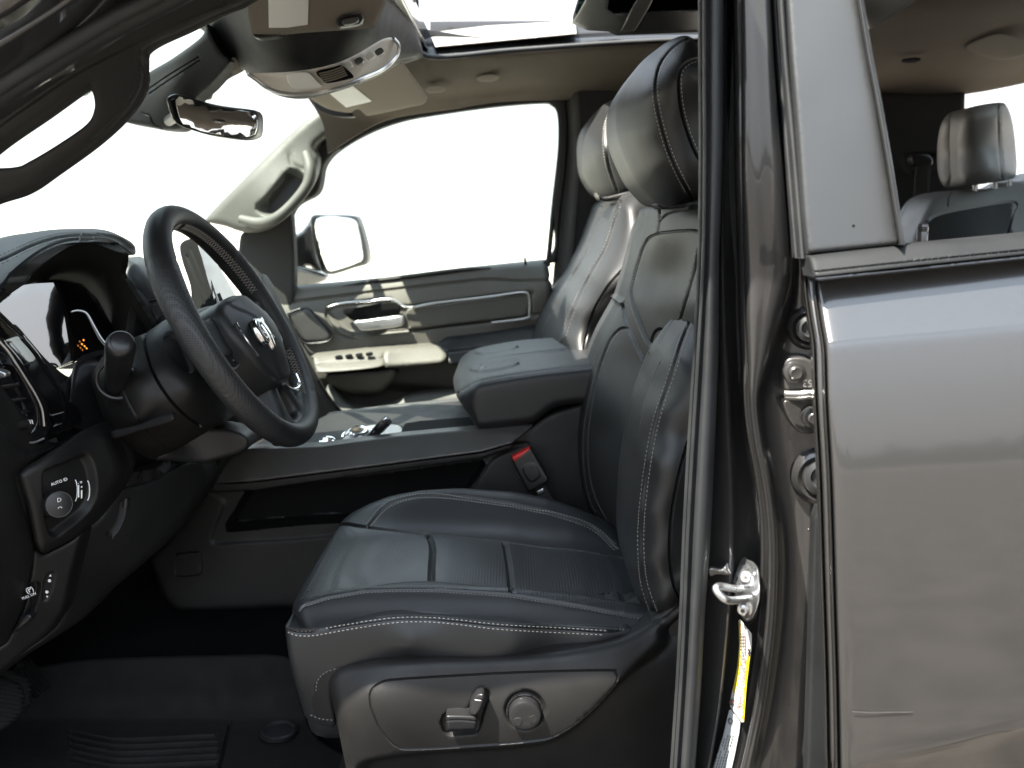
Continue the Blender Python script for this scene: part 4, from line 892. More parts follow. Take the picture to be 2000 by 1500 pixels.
# ================================================================== passenger seat
ps = relief('front_seat', truck, [(1172, 396), (1160, 418), (1150, 444), (1142, 466), (1132, 490), (1108, 532), (1085, 568), (1062, 606), (1044, 648), (1032, 690), (1026, 760), (1030, 840), (1200, 860), (1380, 800), (1380, 500), (1360, 400), (1300, 366), (1262, 364), (1240, 370), (1216, 380)], 'leather',
    Y=[(1172, 400, 2.42), (1142, 466, 2.48), (1108, 532, 2.53), (1044, 648, 2.56), (1030, 760, 2.56), (1240, 372, 2.16), (1210, 400, 2.14), (1184, 480, 2.12), (1150, 536, 2.10), (1118, 600, 2.09), (1096, 660, 2.085), (1086, 760, 2.08),
       (1160, 470, 2.28), (1128, 540, 2.30), (1090, 610, 2.30), (1066, 680, 2.30), (1260, 420, 2.09), (1300, 600, 2.06), (1180, 650, 2.05), (1300, 420, 2.10), (1350, 700, 2.05)],
    r=.03, th=.25, step=5, nr=10, label='black leather passenger seat on the far side, its backrest striped by sunlight',
    mats=[([(1180, 410), (1206, 402), (1180, 480), (1148, 534), (1112, 604), (1088, 680), (1060, 690), (1066, 640), (1096, 580), (1140, 500), (1160, 440)], 'perf2')],
    grooves=[([(1236, 374), (1216, 388), (1202, 420), (1184, 478), (1152, 534), (1120, 600), (1098, 660), (1088, 720)], 3, .005),
             ([(1188, 400), (1172, 420), (1156, 452), (1140, 500), (1104, 560), (1078, 606), (1060, 650), (1050, 700)], 3, .005),
             ([(1300, 470), (1248, 496), (1210, 532), (1182, 566), (1156, 616), (1138, 690)], 3, .006), ([(1174, 404), (1190, 396), (1212, 392)], 3, .005)],
    stitches=[([(1212, 402), (1198, 430), (1179, 484), (1146, 540), (1114, 606), (1092, 664), (1082, 720)], .009, 'dthread', .0009), ([(1206, 420), (1190, 474), (1160, 534), (1126, 602), (1104, 662)], .009, 'dthread', .0009)])
relief('headrest', ps, [(1200, 194), (1180, 204), (1160, 222), (1140, 250), (1133, 282), (1136, 330), (1148, 360), (1168, 382), (1200, 386), (1240, 372), (1300, 366), (1310, 240), (1260, 200), (1220, 192)], 'leather',
    Y=[(1134, 290, 2.40), (1160, 222, 2.38), (1168, 380, 2.38), (1170, 290, 2.26), (1200, 290, 2.20), (1212, 220, 2.21), (1230, 360, 2.20), (1290, 280, 2.18), (1260, 220, 2.19)],
    r=.04, th=.13, step=3.6, nr=13,
    grooves=[([(1204, 196), (1186, 230), (1182, 270), (1188, 320), (1206, 374)], 3, .005), ([(1216, 200), (1206, 240), (1206, 280), (1214, 330), (1236, 372)], 3, .004)],
    stitches=[([(1200, 204), (1183, 236), (1178, 272), (1183, 322), (1200, 372)], .007, 'thread', .0012), ([(1212, 206), (1203, 240), (1203, 282), (1210, 332), (1230, 370)], .007, 'thread', .0012)])
relief('headrest_bezel', ps, [(1166, 376), (1180, 384), (1224, 374), (1262, 364), (1262, 384), (1200, 392), (1176, 392)], 'smooth', Y=2.20, r=.006, th=.09)
box('seat_cushion', ps, (W(1000, 900, 2.3).x - .42, 2.06, .98), (W(1000, 900, 2.3).x + .16, 2.60, 1.16), 'leather', .04)

box('cushion_base', seat, (-.29, 1.21, .98), (.2, 1.62, 1.145), 'leather', .03)

# ================================================================== steering wheel
WC = W(466, 640, 1.42); TA = math.radians(29)
WN = Vector((math.cos(TA), 0, math.sin(TA))); WV = Vector((-math.sin(TA), 0, math.cos(TA))); WU = Vector((0, 1, 0))
def wl(u, v, n=0.0): return WC + WU * u + WV * v + WN * n     # wheel coordinates in metres, u towards the far side
def wheel():
    R, V, Fc, MI = .1865, [], [], []
    n, m = 180, 22
    sec = lambda a: 1 + .10 * math.exp(-((abs(a) - 60) / 18) ** 2)
    for i in range(n):
        a = 360 * i / n; aa = a if a <= 180 else a - 360
        w = math.radians(a); s = sec(aa)
        g = 1.0
        for ed in (52, 142):
            g -= .05 * math.exp(-((abs(aa) - ed) / .9) ** 2)
        rr = R - (.004 * math.exp(-((abs(aa) - 180) / 30) ** 2))
        ctr = wl(math.sin(w) * rr, math.cos(w) * rr); rad = (WU * math.sin(w) + WV * math.cos(w))
        for k in range(m):
            b = 2 * math.pi * k / m
            V.append(ctr + rad * (math.cos(b) * .0176 * s * g) + WN * (math.sin(b) * .0196 * s * g))
    for i in range(n):
        a = 360 * (i + .5) / n; aa = abs(a if a <= 180 else a - 360)
        mi = 1 if 52 < aa < 142 else 0
        for k in range(m): Fc.append((i * m + k, i * m + (k + 1) % m, ((i + 1) % n) * m + (k + 1) % m, ((i + 1) % n) * m + k)); MI.append(mi)
    # cross stitching along the inner side of the rim
    def P(a, off):
        w = math.radians(a); aa = a if a <= 180 else a - 360; s = sec(aa); rad = WU * math.sin(w) + WV * math.cos(w); b = math.pi - off
        return wl(math.sin(w) * R, math.cos(w) * R) + rad * (math.cos(b) * .0176 * s * 1.04) + WN * (math.sin(b) * .0196 * s * 1.04)
    step = 1.9; a = 4.0
    while a < 356:
        aa = abs(a if a <= 180 else a - 360)
        if not (74 < aa < 112) and not (148 < aa < 180):
            q1, q2 = P(a, -.05), P(a + step, .52); q3, q4 = P(a, .52), P(a + step, -.05)
            add_tube(V, Fc, MI, [q1, P(a + step / 2, .235), q2], .00042, 2, 4); add_tube(V, Fc, MI, [q3, P(a + step / 2, .235), q4], .00042, 2, 4)
        a += step
    return link('steering_wheel', V, Fc, ['leather', 'wheelperf', 'thread'], MI, truck, True, 60, 'black leather steering wheel with pale cross stitching')
M['wheelperf'] = mat('perforated_wheel_leather', (.020, .021, .022), .46, perf=300, var=.05)
sw = wheel()
HU, HV, HN = -.012, -.026, -.004
def wl(u, v, n=0.0): return WC + WU * (u + HU) + WV * (v + HV) + WN * (n + HN)     # hub, a little below the rim's centre
# airbag cover (local millimetres: u to the far side, v up)
abc = relief('airbag_cover', sw, [(-72, 58), (-44, 68), (0, 71), (40, 68), (60, 58), (68, 36), (68, 5), (60, -30), (46, -62), (30, -76), (0, -80), (-32, -76), (-52, -60), (-72, -30), (-84, 5), (-82, 36)], 'leather',
    frame=LocFrame(wl(0, 0, .021), WU, WV, [(0, 0, .030), (0, 60, .014), (0, -75, .012), (66, 20, .010), (-66, 20, .010), (40, -50, .012), (-40, -50, .012), (55, 55, .006), (-55, 55, .006), (0, 30, .027), (0, -40, .024), (35, 10, .026), (-35, 10, .026)]),
    r=.010, th=.045, step=4, nr=5, regions=[([(-44, 62), (-30, 30), (-28, 0), (-30, -40), (-22, -70), (22, -70), (30, -40), (28, 0), (30, 30), (44, 62)], .0022, 5)])
# chrome ram's head emblem with two curled horns, on the cover
ef = LocFrame(wl(-.030, -.002, -.0065), WU, WV, [(0, 0, .0605), (40, 0, .055), (-40, 0, .055), (0, 40, .056), (0, -40, .054)])
em_ = relief('emblem', sw, [(1.3 * x, 1.3 * y) for x, y in ((-5, 16), (0, 19), (5, 16), (6, 6), (5, -8), (3, -17), (0, -20), (-3, -17), (-5, -8), (-6, 6))], 'chrome', frame=ef, r=.003, th=.006, step=1.6)
for s_ in (-1, 1):
    relief('emblem_horn', em_, [(s_ * x * 1.3, y * 1.3) for x, y in ((4, 17), (12, 20), (20, 15), (24, 5), (22, -6), (15, -12), (9, -9), (9, -4), (14, -4), (17, 2), (15, 9), (10, 12), (5, 10))], 'chrome', frame=ef, r=.0028, th=.006, step=1.6)
t_ = wl(0, -.050, .054)
text('airbag_lettering', abc, 'AIRBAG', wl(.004, -.050, .0505), WU, WV - WN * .45, .0075, 'ink')
relief('horn_symbol', abc, [(-34, -14), (-30, -12), (-30, -8), (-34, -10)], 'ink', frame=LocFrame(wl(0, 0, .0485), WU, WV), r=.0002, th=.002, step=1, smooth=False)
tube('horn_symbol', abc, [wl(-.028, -.008, .0545), wl(-.024, -.006, .0545), wl(-.024, -.016, .0545), wl(-.028, -.014, .0545)], .0004, 'ink', 5)
# spokes and switch pads
for s_ in (-1, 1):
    relief('spoke', sw, [(s_ * 55, 42), (s_ * 100, 36), (s_ * 160, 42), (s_ * 168, 22), (s_ * 168, -10), (s_ * 160, -22), (s_ * 100, -24), (s_ * 55, -20)], 'leather', frame=LocFrame(wl(0, 0, .008) - WV * HV * .6 - WU * HU, WU, WV), r=.008, th=.018, step=6)
    pn = .0222 if s_ > 0 else .0042
    pd_ = relief('switch_pad', sw, [(s_ * 64, 34), (s_ * 104, 34), (s_ * 118, 26), (s_ * 122, 4), (s_ * 116, -18), (s_ * 96, -24), (s_ * 62, -20)], 'smooth', frame=LocFrame(wl(0, 0, .022 if s_ > 0 else .004), WU, WV), r=.003, th=.014, step=3,
                 regions=[([(s_ * x, y) for x, y in ((80, 14), (94, 14), (98, 4), (94, -4), (80, -4), (78, 4))], .002, 2)])
    tube('pad_trim', pd_, [wl(s_ * x / 1000, y / 1000, pn) for x, y in ((70, 35), (104, 35), (119, 27), (123, 4), (117, -19), (97, -25), (64, -21))], .0016, 'satin', 8)
    for x, y in ((88, 24), (106, 14), (106, -6), (88, -14)):
        relief('switch_print', pd_, [(s_ * x - 3, y - 1), (s_ * x + 3, y - 1), (s_ * x + 3, y + 1), (s_ * x - 3, y + 1)], 'greylabel', frame=LocFrame(wl(0, 0, pn + .0002), WU, WV), r=.0002, th=.001, step=2, smooth=False)
WC0 = WC - (WU * HU + WV * HV + WN * HN)
relief('lower_spoke', sw, [(-34, -60), (34, -60), (38, -90), (58, -140), (74, -172), (30, -186), (0, -188), (-30, -186), (-74, -172), (-58, -140), (-38, -90)], 'leather', frame=LocFrame(wl(0, 0, .006) - (WU * HU + WV * HV + WN * HN), WU, WV, [(0, -60, .006), (0, -170, .002), (60, -160, 0), (-60, -160, 0)]), r=.012, th=.018, step=5,
       holes=[[(-14, -112), (14, -112), (24, -145), (16, -158), (-16, -158), (-24, -145)]])
tube('spoke_trim', sw, [wl(x / 1000, y / 1000, n) for x, y, n in ((-40, -78, .034), (-24, -92, .036), (0, -96, .037), (24, -92, .036), (40, -78, .034))], .0028, 'chrome', 8)
tube('spoke_trim', sw, [wl(x / 1000, y / 1000, n) for x, y, n in ((-73, 30, .030), (-74, 8, .030), (-66, -26, .030))], .0025, 'chrome', 8)
# boss behind the wheel
lathe('wheel_boss', sw, wl(0, 0, .03), -WN, [(0, .050), (.03, .060), (.055, .062), (.06, .055)], 'smooth', 36)
relief('paddle_switch', sw, [(358, 636), (362, 640), (376, 670), (393, 706), (390, 712), (380, 704), (364, 672), (354, 646)], 'gloss', Y=1.315, r=.002, th=.01)

# ================================================================== column
col = relief('column_shroud', truck, [(178, 738), (190, 712), (206, 690), (240, 668), (280, 652), (300, 640), (322, 625), (345, 616), (370, 622), (400, 690), (440, 780), (440, 822), (416, 834), (400, 846), (345, 878), (315, 890), (297, 897), (262, 880), (224, 848), (205, 822), (192, 790)], 'plastic',
    Y=[(180, 740, 1.38), (345, 616, 1.40), (240, 670, 1.36), (300, 660, 1.335), (240, 740, 1.30), (320, 760, 1.285), (260, 820, 1.29), (380, 760, 1.30), (300, 880, 1.36), (420, 830, 1.36), (440, 790, 1.38), (400, 690, 1.36), (205, 820, 1.36)], r=.02, th=.16, step=6, nr=6,
    grooves=[([(282, 652), (284, 680), (300, 730), (330, 778), (362, 812), (392, 832)], 3.4, .006), ([(238, 756), (258, 800), (290, 846), (322, 876)], 2.4, .0022)],
    regions=[([(320, 660), (336, 652), (356, 668), (376, 716), (372, 726), (350, 712), (330, 690)], -.006, 4)])
SD = (W(236, 668, 1.20) - W(228, 742, 1.30)); SDn = SD.normalized(); SO = W(228, 742, 1.30)
L = SD.length
stk = lathe('turn_signal_stalk', col, SO, SDn, [(-.04, .0150), (.0, .0165), (L * .25, .0160), (L * .5, .0178), (L * .8, .0188), (L * .92, .0186), (L * .97, .0176), (L, .0150), (L + .0008, .0130), (L - .0006, .0125), (L + .0002, .0115), (L + .0006, .002)], 'smooth', 36)
tube('stalk_gaiter', col, [SO + Vector((.028 * math.cos(a), .0, .026 * math.sin(a))) for a in np.linspace(0, 2 * math.pi, 25)], .003, 'smooth', 8)
relief('tilt_lever', col, [(217, 843), (240, 838), (270, 830), (300, 818), (330, 807), (340, 812), (336, 822), (300, 834), (270, 842), (240, 852), (222, 856)], 'plastic', Y=[(217, 848, 1.30), (340, 814, 1.24), (270, 842, 1.27)], r=.006, th=.012, step=3)
relief('column_gap', col, [(340, 850), (420, 835), (480, 850), (480, 880), (420, 900), (395, 905), (330, 900), (300, 895)], 'leather', Y=[(340, 850, 1.44), (480, 850, 1.46), (395, 905, 1.46), (330, 880, 1.42)], r=.008, th=.05)

# ================================================================== dashboard
dash = relief('dashboard', truck, [(-140, 700), (0, 720), (60, 780), (110, 806), (140, 790), (150, 750), (170, 716), (200, 702), (236, 700), (260, 560), (330, 600), (350, 640), (400, 700), (470, 800), (500, 860), (480, 878), (440, 890), (404, 945), (380, 985), (330, 1052), (286, 1094), (208, 1162), (100, 1245), (-140, 1400)], 'plastic',
    Y=[(-140, 560, 1.30), (88, 724, 1.32), (236, 700, 1.50), (330, 600, 1.62), (500, 860, 1.66), (404, 945, 1.60), (286, 1094, 1.52), (100, 1245, 1.45), (-140, 1400, 1.36), (100, 900, 1.34), (300, 900, 1.50)], r=.02, th=.10, step=12, smooth=False)
# instrument hood
relief('dash_top', dash, [(236, 484), (290, 484), (300, 478), (330, 560), (352, 620), (360, 660), (300, 660), (250, 560)], 'greydash', Y=[(236, 484, 1.82), (300, 480, 1.84), (360, 650, 1.70), (250, 560, 1.70)], r=.01, th=.05)
box('dash_body', dash, (-1.08, 1.10, .98), (-.82, 2.62, 1.34), 'plastic', .03)
box('dash_top_panel', dash, (-1.10, 1.12, 1.36), (-.66, 2.64, 1.42), 'greydash', .02)
hood = relief('instrument_hood', dash, [(-140, 500), (0, 464), (52, 455), (105, 448), (157, 447), (192, 453), (224, 468), (238, 478), (242, 490), (240, 500), (232, 497), (214, 484), (190, 476), (157, 474), (115, 480), (70, 503), (24, 540), (0, 566), (-140, 640)], 'hood',
    Y=[(-140, 520, 1.18), (0, 466, 1.40), (157, 447, 1.52), (224, 468, 1.58), (240, 500, 1.56), (157, 474, 1.40), (70, 500, 1.27), (0, 564, 1.17), (-140, 640, 1.12), (30, 500, 1.28)], r=.012, th=.05, step=5,
    grooves=[([(-100, 545), (0, 508), (60, 480), (110, 464), (160, 459), (205, 466), (236, 486)], 3.5, .004), ([(-60, 606), (0, 560), (24, 532), (70, 495), (115, 473), (160, 467), (196, 474), (230, 500)], 3, .003)],
    stitches=[([(-100, 535), (0, 498), (60, 472), (110, 457), (160, 453), (200, 459)], .007, 'dthread', .0006), ([(-100, 553), (0, 516), (60, 487), (110, 470), (160, 464), (205, 472)], .007, 'dthread', .0006)])
relief('hood_underside', dash, [(-140, 640), (0, 562), (24, 536), (70, 500), (115, 477), (157, 471), (192, 478), (224, 490), (240, 496), (240, 520), (238, 540), (266, 596), (292, 630), (305, 650), (270, 680), (226, 690), (214, 640), (190, 600), (160, 566), (130, 554), (100, 550), (60, 552), (24, 558), (0, 572), (-140, 660)], 'hoodunder',
    Y=[(0, 566, 1.19), (115, 480, 1.40), (200, 490, 1.50), (238, 545, 1.53), (300, 650, 1.56), (230, 680, 1.64), (180, 590, 1.70), (110, 550, 1.62), (40, 555, 1.42), (-140, 650, 1.2), (200, 540, 1.60)], r=.004, th=.02, step=6)
# instrument panel facing the driver
CPt = W(100, 650, 1.52); CN = Vector((.87, -.33, .36)).normalized()
cl = relief('instrument_cluster', dash, [(-60, 560), (0, 560), (60, 548), (110, 546), (150, 556), (180, 584), (206, 630), (224, 672), (200, 700), (150, 705), (92, 728), (60, 700), (0, 630), (-60, 600)], 'screen',
    Y=[(x, y, PL(x, y, CPt, CN)) for x, y in ((-60, 560), (224, 672), (110, 546), (92, 728), (0, 600), (120, 640))], r=.0005, th=.02, step=20, smooth=False)
LPt = W(70, 640, 1.42); LN = Vector((.62, -.77, .15)).normalized()
relief('cluster_lens', dash, [(-60, 572), (0, 566), (60, 554), (104, 552), (116, 575), (126, 620), (134, 670), (139, 706), (92, 728), (62, 702), (30, 668), (0, 634), (-60, 600)], 'screen', Y=[(x, y, PL(x, y, LPt, LN)) for x, y in ((-60, 560), (110, 546), (92, 728), (0, 600), (139, 706))], r=.0005, th=.008, step=20, smooth=False)
relief('cluster_bezel', dash, [(105, 552), (112, 560), (124, 600), (134, 660), (142, 702), (136, 706), (126, 660), (116, 604), (104, 560)], 'mat', Y=[(x, y, PL(x, y, CPt + CN * .006, CN)) for x, y in ((105, 555), (140, 705), (120, 600))], r=.002, th=.01, step=4)
tube('cluster_ring', cl, [W(x, y, PL(x, y, CPt + CN * .002, CN)) for x, y, Y in ((141, 608, 1.64), (154, 606, 1.655), (170, 612, 1.665), (184, 636, 1.67), (198, 660, 1.675), (212, 676, 1.68))], .0009, 'dial', 6)
for i, (x, y) in enumerate(((160, 672), (165, 676), (169, 680), (163, 664))):
    relief('warning_digits', cl, [(x - 1.6, y - 1.5), (x + 1.2, y - .6), (x + 1.2, y + 2), (x - 1.2, y + 1.3)], 'amber', Y=PL(x, y, CPt + CN * .004, CN), r=.0003, th=.001, step=2, smooth=False)
relief('binnacle_pad', dash, [(242, 505), (256, 508), (272, 518), (292, 542), (312, 574), (323, 596), (325, 612), (318, 626), (308, 634), (298, 630), (278, 596), (256, 560), (238, 538)], 'leather', Y=[(242, 505, 1.64), (323, 600, 1.60), (300, 630, 1.58), (250, 550, 1.60)], r=.014, th=.06, step=5,
       grooves=[([(278, 591), (296, 590), (322, 582)], 2.5, .003)], stitches=[([(276, 588), (296, 586), (320, 578)], .006, 'dthread', .0005), ([(280, 597), (298, 596), (322, 590)], .006, 'dthread', .0005)])
relief('binnacle_wall', dash, [(226, 556), (240, 544), (256, 566), (278, 602), (298, 636), (284, 652), (240, 668), (226, 656), (210, 620), (196, 588), (190, 566)], 'hoodunder', Y=[(240, 545, 1.53), (298, 636, 1.54), (226, 656, 1.64), (196, 580, 1.68)], r=.003, th=.02, step=6)
relief('cluster_surround', dash, [(-100, 560), (-20, 640), (0, 640), (30, 672), (60, 706), (84, 728), (108, 744), (128, 742), (140, 728), (148, 708), (168, 692), (196, 690), (206, 694), (180, 702), (160, 716), (150, 742), (150, 770), (120, 800), (84, 790), (60, 750), (30, 700), (0, 664), (-100, 620)], 'plastic',
    Y=[(-100, 580, 1.22), (30, 672, 1.31), (108, 744, 1.36), (148, 708, 1.42), (200, 692, 1.46), (120, 790, 1.34), (60, 745, 1.29), (0, 664, 1.24)], r=.006, th=.04, step=4)
relief('instrument_housing', dash, [(40, 560), (240, 545), (250, 700), (240, 800), (120, 810), (80, 760)], 'hoodunder', Y=1.79, r=.005, th=.03, smooth=False, step=20)
# air vent
vent = relief('air_vent', dash, [(-120, 560), (0, 655), (16, 672), (40, 700), (66, 742), (90, 776), (97, 800), (99, 835), (92, 858), (74, 870), (50, 874), (26, 866), (8, 846), (-120, 700)], 'gloss',
    Y=[(-120, 560, 1.13), (40, 700, 1.21), (97, 800, 1.25), (92, 858, 1.245), (50, 874, 1.22), (8, 846, 1.19), (-120, 700, 1.11)], r=.008, th=.05, step=4, nr=5,
    regions=[([(-120, 620), (0, 690), (22, 714), (44, 748), (64, 790), (70, 820), (60, 842), (40, 850), (26, 840), (0, 806), (-120, 690)], -.014, 4)])
tube('vent_chrome', vent, [W(x, y, Y) for x, y, Y in ((-60, 600, 1.155), (0, 668, 1.186), (20, 692, 1.196), (48, 736, 1.214), (70, 772, 1.228), (82, 800, 1.236), (86, 832, 1.238))], .0016, 'satin', 8)
tube('vent_chrome', vent, [W(x, y, Y) for x, y, Y in ((86, 856, 1.238), (66, 864, 1.225), (48, 862, 1.214), (30, 852, 1.203), (10, 828, 1.19), (-20, 780, 1.175))], .0015, 'satin', 8)
for y0, y1 in ((708, 712), (744, 752), (774, 782), (802, 812)):
    relief('vent_slat', vent, [(-60, y0 + 18), (0, y0 + 8), (44, y0 + 2), (50, y0 + 6), (20, y1 + 6), (-60, y1 + 22)], 'smooth', Y=[(-60, y0, 1.165), (50, y0, 1.222), (0, y1 + 10, 1.20)], r=.002, th=.02, step=4)
relief('vent_slider', vent, [(-10, 722), (8, 726), (13, 732), (8, 738), (-10, 738)], 'satin', Y=1.185, r=.003, th=.01, step=3)
lathe('vent_thumbwheel', vent, W(18, 834, 1.196), (W(54, 826, 1.212) - W(18, 834, 1.196)), [(0, .0045), (.002, .0062), (.018, .0068), (.022, .0062), (.0235, .004)], 'mat', 20)
for k in range(3): relief('vent_symbol', vent, [(53 + k * 4, 820), (54.5 + k * 4, 820), (56.5 + k * 4, 828), (55 + k * 4, 828)], 'white', Y=1.212, r=.0001, th=.001, step=2, smooth=False)
relief('trim_strip', dash, [(98, 800), (120, 790), (142, 806), (146, 830), (128, 842), (100, 848)], 'gloss', Y=[(98, 800, 1.27), (146, 820, 1.33), (100, 848, 1.26)], r=.003, th=.02, step=4)
for y in (812, 834): tube('strip_highlight', dash, [W(100, y, 1.262), W(120 if y > 820 else 124, y - 7, 1.285)], .0008, 'satin', 5)
relief('column_boot', dash, [(146, 712), (180, 700), (206, 716), (214, 760), (226, 820), (240, 860), (200, 860), (150, 838), (132, 812), (136, 760)], 'smooth', Y=[(146, 712, 1.40), (206, 716, 1.44), (240, 860, 1.42), (150, 838, 1.34)], r=.01, th=.05, step=6)
# end cap
relief('dash_end_panel', dash, [(-140, 740), (0, 826), (30, 868), (60, 884), (92, 880), (70, 898), (46, 916), (34, 930), (40, 966), (58, 1030), (66, 1070), (60, 1120), (44, 1190), (20, 1240), (0, 1262), (-140, 1320)], 'plastic',
    Y=[(-140, 760, 1.04), (0, 850, 1.15), (60, 884, 1.20), (36, 930, 1.18), (60, 1060, 1.20), (50, 1180, 1.22), (0, 1262, 1.20), (-140, 1320, 1.06), (0, 1000, 1.14)], r=.02, th=.06, step=8)
lp = relief('light_switch_panel', dash, [(95, 884), (120, 868), (150, 846), (178, 838), (205, 842), (220, 858), (234, 892), (238, 918), (232, 945), (216, 970), (190, 1010), (165, 1036), (135, 1056), (104, 1072), (84, 1080), (70, 1064), (62, 1030), (52, 990), (38, 948), (34, 926), (50, 910), (72, 898)], 'plastic',
    Y=[(36, 930, 1.185), (95, 884, 1.22), (178, 840, 1.30), (236, 910, 1.32), (190, 1010, 1.29), (84, 1078, 1.21), (52, 990, 1.19), (130, 960, 1.235)], r=.014, th=.05, step=4, nr=6,
    regions=[([(87, 930), (100, 916), (126, 905), (160, 890), (174, 894), (184, 920), (187, 960), (176, 990), (158, 1010), (130, 1032), (110, 1046), (98, 1038), (90, 1000)], -.012, 5)])
pO = W(107, 985, 1.222); pD = Vector((.70, -.68, .20)).normalized()
hk = lathe('headlight_knob', lp, pO - pD * .004, pD, [(-.012, .0185), (.002, .0185), (.018, .0178), (.0205, .0170), (.021, .0155)], 'smooth', 40)
kx = pD.cross(Vector((0, 0, 1))).normalized(); kz = kx.cross(pD)
tube('knob_ring', hk, [pO + pD * .0165 + (kx * math.cos(a) + kz * math.sin(a)) * .0168 for a in np.linspace(0, 2 * math.pi, 49)], .0006, 'graphite', 8, smooth=False)
up_ = Vector((0, 0, 1)); kU = (pD.cross(up_)).normalized(); kU = -kU if kU.x < 0 else kU
text('knob_symbol', hk, 'D', pO + pD * .0175 + Vector((0, 0, .006)), kU, up_, .008, 'white')
text('knob_symbol', hk, 'Q', pO + pD * .0175 - Vector((0, 0, .006)), kU, up_, .008, 'white')
text('switch_lettering', lp, 'AUTO ID', W(116, 941, 1.205), W(132, 936, 1.205) - W(100, 948, 1.205), up_, .0058, 'white')
for x, rr in ((146, 15), (170, 14)):
    tube('dimmer_ring', lp, [W(x + 5 * math.sin(a), 958 + rr * 1.4 * math.cos(a), 1.238) for a in np.linspace(.2, math.pi - .2, 12)], .0007, 'white', 5)
for x, y0, y1 in ((152, 948, 972), (158, 958, 974), (158, 950, 953)): relief('dimmer_print', lp, [(x, y0), (x + 2.4, y0 - 1), (x + 2.4, y1 - 1), (x, y1)], 'white', Y=1.234, r=.0001, th=.001, step=2, smooth=False)
for x, w in ((148, 112),): text('dimmer_lettering', lp, '- o', W(156, 942, 1.232), W(166, 938, 1.232) - W(146, 946, 1.232), up_, .006, 'white')
# lower switch bank
sb = relief('lower_switch_panel', dash, [(66, 1072), (84, 1082), (104, 1073), (135, 1057), (160, 1041), (157, 1060), (142, 1120), (126, 1186), (108, 1216), (88, 1240), (40, 1280), (0, 1312), (-80, 1360), (-80, 1300), (0, 1262), (20, 1240), (44, 1190), (60, 1120)], 'plastic',
    Y=[(66, 1072, 1.225), (160, 1042, 1.275), (126, 1186, 1.265), (60, 1130, 1.225), (88, 1240, 1.26), (0, 1312, 1.22), (-80, 1340, 1.18)], r=.006, th=.03, step=5,
    regions=[([(50, 1150), (74, 1138), (78, 1152), (62, 1200), (38, 1224), (22, 1236), (36, 1190)], -.008, 3), ([(92, 1122), (108, 1118), (106, 1140), (96, 1168), (84, 1174), (84, 1150)], -.002, 2)])
relief('parking_brake_switch', sb, [(30, 1222), (40, 1206), (52, 1198), (64, 1204), (56, 1216), (36, 1232), (22, 1240)], 'smooth', Y=1.225, r=.005, th=.02, step=3)
sU = W(72, 1160, 1.23) - W(48, 1170, 1.23)
text('brake_lettering', sb, '(P)', W(58, 1152, 1.218), sU, up_, .010, 'white')
text('brake_lettering', sb, 'PULL ON', W(57, 1164, 1.217), sU, up_, .0052, 'white')
for y, x in ((1134, 97), (1156, 92)): lathe('pedal_symbol', sb, W(x, y, 1.243), (0, -1, 0), [(0, .0022), (.0008, .0022)], 'white', 12)
for y, x, s_ in ((1126, 98, -1), (1164, 92, 1)): relief('pedal_symbol', sb, [(x - 2, y), (x + 2, y), (x, y + s_ * 4)], 'white', Y=1.241, r=.0001, th=.001, step=2, smooth=False)
# knee panel below the column
relief('knee_panel', dash, [(162, 1040), (190, 1010), (216, 972), (236, 945), (250, 938), (290, 930), (325, 922), (360, 905), (390, 897), (400, 905), (405, 938), (380, 985), (330, 1054), (290, 1092), (208, 1162), (160, 1210), (60, 1275), (0, 1318), (-80, 1370), (-80, 1350), (88, 1240), (126, 1186), (142, 1120)], 'soft',
    Y=[(162, 1040, 1.30), (250, 938, 1.38), (390, 897, 1.52), (405, 938, 1.54), (330, 1054, 1.46), (208, 1162, 1.38), (0, 1318, 1.26), (126, 1186, 1.29), (260, 1040, 1.38)], r=.012, th=.05, step=7,
    grooves=[([(240, 985), (238, 1005), (228, 1030), (218, 1042)], 7, .010)], regions=[([(232, 932), (300, 900), (320, 915), (296, 940), (240, 950)], -.010, 8)])
tube('bonnet_release', dash, [W(x, y, 1.375) for x, y in ((246, 972), (243, 996), (234, 1022), (222, 1038))], [.005, .007, .006, .003], 'smooth', 10)
# centre screen and vents seen between the rim and the hub
relief('centre_stack', dash, [(352, 478), (372, 466), (384, 476), (410, 540), (424, 584), (440, 610), (380, 620), (372, 560), (356, 510)], 'dark', Y=[(352, 478, 1.86), (384, 470, 1.82), (430, 590, 1.74), (380, 610, 1.76)], r=.004, th=.03, step=4,
       grooves=[([(364, 500), (376, 530), (388, 560), (398, 590)], 3, .004), ([(372, 488), (386, 522), (400, 556), (410, 586)], 2, .003)])
relief('touch_screen', dash, [(386, 470), (400, 476), (440, 546), (470, 600), (500, 650), (470, 680), (430, 620), (404, 540)], 'screen', Y=[(x, y, PL(x, y, W(430, 580, 1.78), (.97, 0, .24))) for x, y in ((386, 470), (400, 476), (500, 650), (430, 620))], r=.001, th=.01, step=14, smooth=False)
tube('screen_edge', dash, [W(x, y, Y) for x, y, Y in ((387, 474, 1.79), (406, 530, 1.765), (428, 596, 1.735))], .002, 'satin', 6)
relief('glovebox_side', dash, [(500, 545), (515, 548), (540, 600), (570, 660), (600, 720), (640, 790), (660, 812), (600, 840), (540, 760), (500, 640)], 'soft', Y=[(500, 545, 2.0), (600, 720, 2.2), (650, 812, 2.3), (540, 760, 1.9)], r=.01, th=.05, step=8)
tube('glovebox_trim', dash, [W(x, y, Y) for x, y, Y in ((505, 552, 1.98), (530, 592, 2.0), (552, 630, 2.05), (572, 668, 2.1))], .003, 'satin', 8)
tube('sill_trim', dash, [W(x, y, 2.2) for x, y in ((622, 742), (644, 778), (668, 806))], .004, 'smooth', 8)
